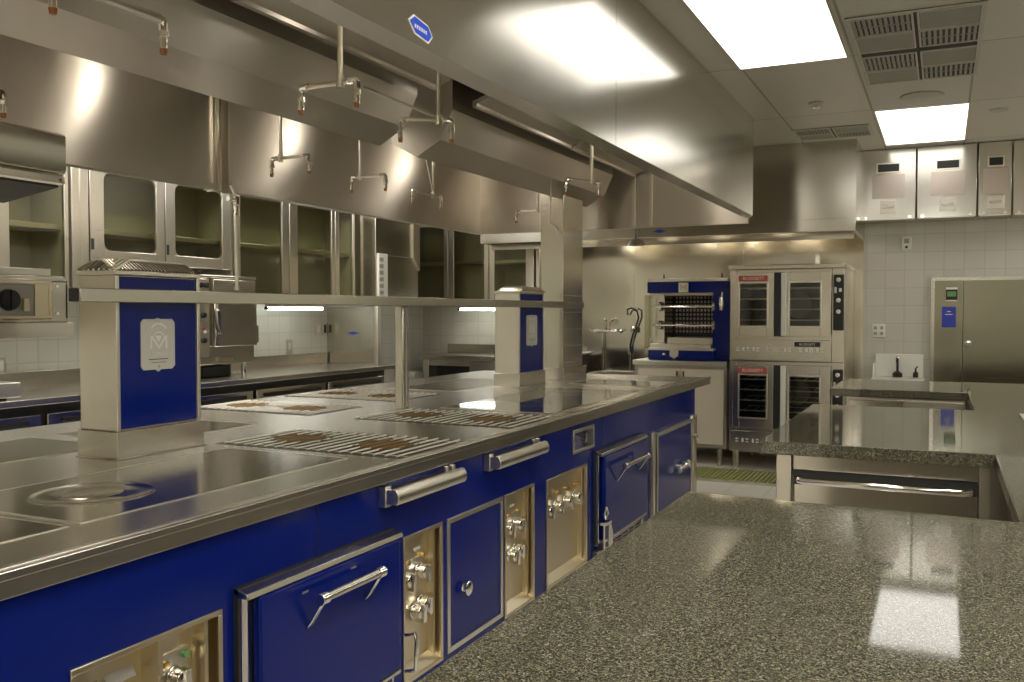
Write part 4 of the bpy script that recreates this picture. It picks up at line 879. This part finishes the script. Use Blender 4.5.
# partition and louvred cabinet
t = thing('splash_partition', 'grey steel splash partition with blue sticker at the counter end', 'partition', (-5.0, 7.16, .86))
MB().box(XL + .002, -4.80, 7.14, 7.165, .90, 1.43).build('sheet', 'hood', t, .003)
MB().box(-4.80, -4.76, 7.125, 7.18, .62, 1.44).build('end_post', 'light_steel', t, .004)
MB().prism([(-5.12, 1.185), (-5.05, 1.20), (-4.97, 1.188), (-5.05, 1.17)], 'y', 7.137, 7.141).build('sticker', 'bluetag', t)
t = thing('louvred_wall_cabinet', 'stainless wall cabinet with louvred vent strip above the partition', 'cabinet', (-5.05, 7.55, 1.46))
MB().box(XL + .002, -4.80, 7.16, 7.92, 1.46, 2.34).build('body', 'steel', t, .004)
MB().box(-4.80, -4.796, 7.17, 7.91, 1.92, 1.925).build('door_seam', 'vent', t)
v = MB().box(-4.80, -4.775, 7.175, 7.325, 1.50, 1.935).build('vent_strip', 'white', t, .003)
m = MB()
for k in range(6): m.box(-4.776, -4.772, 7.185, 7.25, 1.55 + k * .062, 1.585 + k * .062)
m.build('vent_slot', 'vent', v)
MB().hexa([(-4.80, 7.80, 1.93), (-4.78, 7.80, 1.93), (-4.78, 7.92, 1.80), (-4.80, 7.92, 1.80), (-4.80, 7.80, 2.34), (-4.78, 7.80, 2.34), (-4.78, 7.92, 2.34), (-4.80, 7.92, 2.34)]).build('corner_trim', 'light_steel', t)

# corner: counter and glass cabinets on the back wall
t = thing('corner_counter', 'stainless counter with dark open bay in the room corner', 'counter', (-4.2, 8.6, 0))
MB().box(-5.02, -3.35, 8.28, YB - .003, .885, .935).build('worktop', 'top', t, .005)
MB().box(-5.02, -3.35, YB - .022, YB - .003, .935, 1.03).build('backsplash', 'steel', t, .003)
MB().box(-4.98, -4.92, 8.32, YB - .03, 0, .885).box(-4.44, -3.40, 8.34, YB - .03, .12, .885).box(-4.92, -4.44, 8.34, YB - .03, .82, .885).build('body', 'light_steel', t, .003)
MB().box(-4.92, -4.44, 8.5, YB - .03, .1, .82).build('open_bay', 'black', t)
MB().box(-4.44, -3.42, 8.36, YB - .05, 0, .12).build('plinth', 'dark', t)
o = MB().box(-5.28, -5.08, 8.3, 8.5, .55, .74).box(-5.28, -5.08, 8.3, 8.5, .0, .54).box(-5.285, -5.075, 8.295, 8.5, .72, .745).build('supply_box', 'whitepl', bevel=.006, loc=(-5.18, 8.4, 0)); tag(o, 'small pale box standing between the partition and the corner counter', 'box')
t = thing('glass_wall_cabinet', 'glass-fronted wall cabinet in the far corner on the back wall', 'cabinet', (-4.6, 8.75, 1.45), 'glass-fronted wall cabinets')
x0, x1, z0, z1, yf = XL + .004, -3.86, 1.45, 2.36, 8.60
MB().box(x0, x0 + .02, yf + .025, YB - .003, z0, z1).box(x1 - .02, x1, yf + .025, YB - .003, z0, z1).box(x0 + .02, x1 - .02, yf + .025, YB - .003, z0, z0 + .02).box(x0 + .02, x1 - .02, yf + .025, YB - .003, z1 - .02, z1).box(x0 + .02, x1 - .02, YB - .015, YB - .003, z0 + .02, z1 - .02).build('carcass', 'inner', t, .002)
MB().box(x0 + .022, x1 - .022, yf + .05, YB - .017, 1.90, 1.935).build('inner_shelf', 'light_steel', t, .003)
for a, b in ((-5.34, -4.84), (-4.83, -4.35), (-4.34, -3.865)):
    d = MB().box(a, a + .06, yf, yf + .024, z0, z1).box(b - .05, b, yf, yf + .024, z0, z1).box(a + .06, b - .05, yf, yf + .024, z0, z0 + .05).box(a + .06, b - .05, yf, yf + .024, z1 - .05, z1).build('door', 'light_steel', t, .003)
    MB().box(a + .06, b - .05, yf + .010, yf + .014, z0 + .05, z1 - .05).build('window_pane', 'glass', d)
for xa, xb in ((-3.85, -3.80), (-3.78, -3.74)):
    MB().box(xa, xb, 8.55, YB - .015, 1.45, 2.1).build('end_post', 'light_steel', t, .004)

# ------------------------------------------------------------------ camera, world, view
cam = bpy.data.cameras.new('camera'); co = bpy.data.objects.new('camera', cam); C.objects.link(co)
cam.sensor_width = 36; cam.lens = 36 * 910 / 1024; cam.clip_start = .02
co.location = (0, 0, 1.38); co.rotation_euler = (R(90 - 1.794), 0, R(25.343))
S.camera = co
w = bpy.data.worlds.new('world'); S.world = w; w.use_nodes = True
w.node_tree.nodes['Background'].inputs[0].default_value = (.9, .85, .75, 1); w.node_tree.nodes['Background'].inputs[1].default_value = 0.0
S.view_settings.view_transform = 'Standard'; S.view_settings.look = 'None'; S.view_settings.gamma = 1; S.view_settings.use_curve_mapping = False
S.view_settings.exposure = 0.36
S.cycles.use_denoising = True
S.cycles.max_bounces = 12; S.cycles.glossy_bounces = 8; S.cycles.diffuse_bounces = 5; S.cycles.transparent_max_bounces = 16
S.cycles.sample_clamp_indirect = 8.0
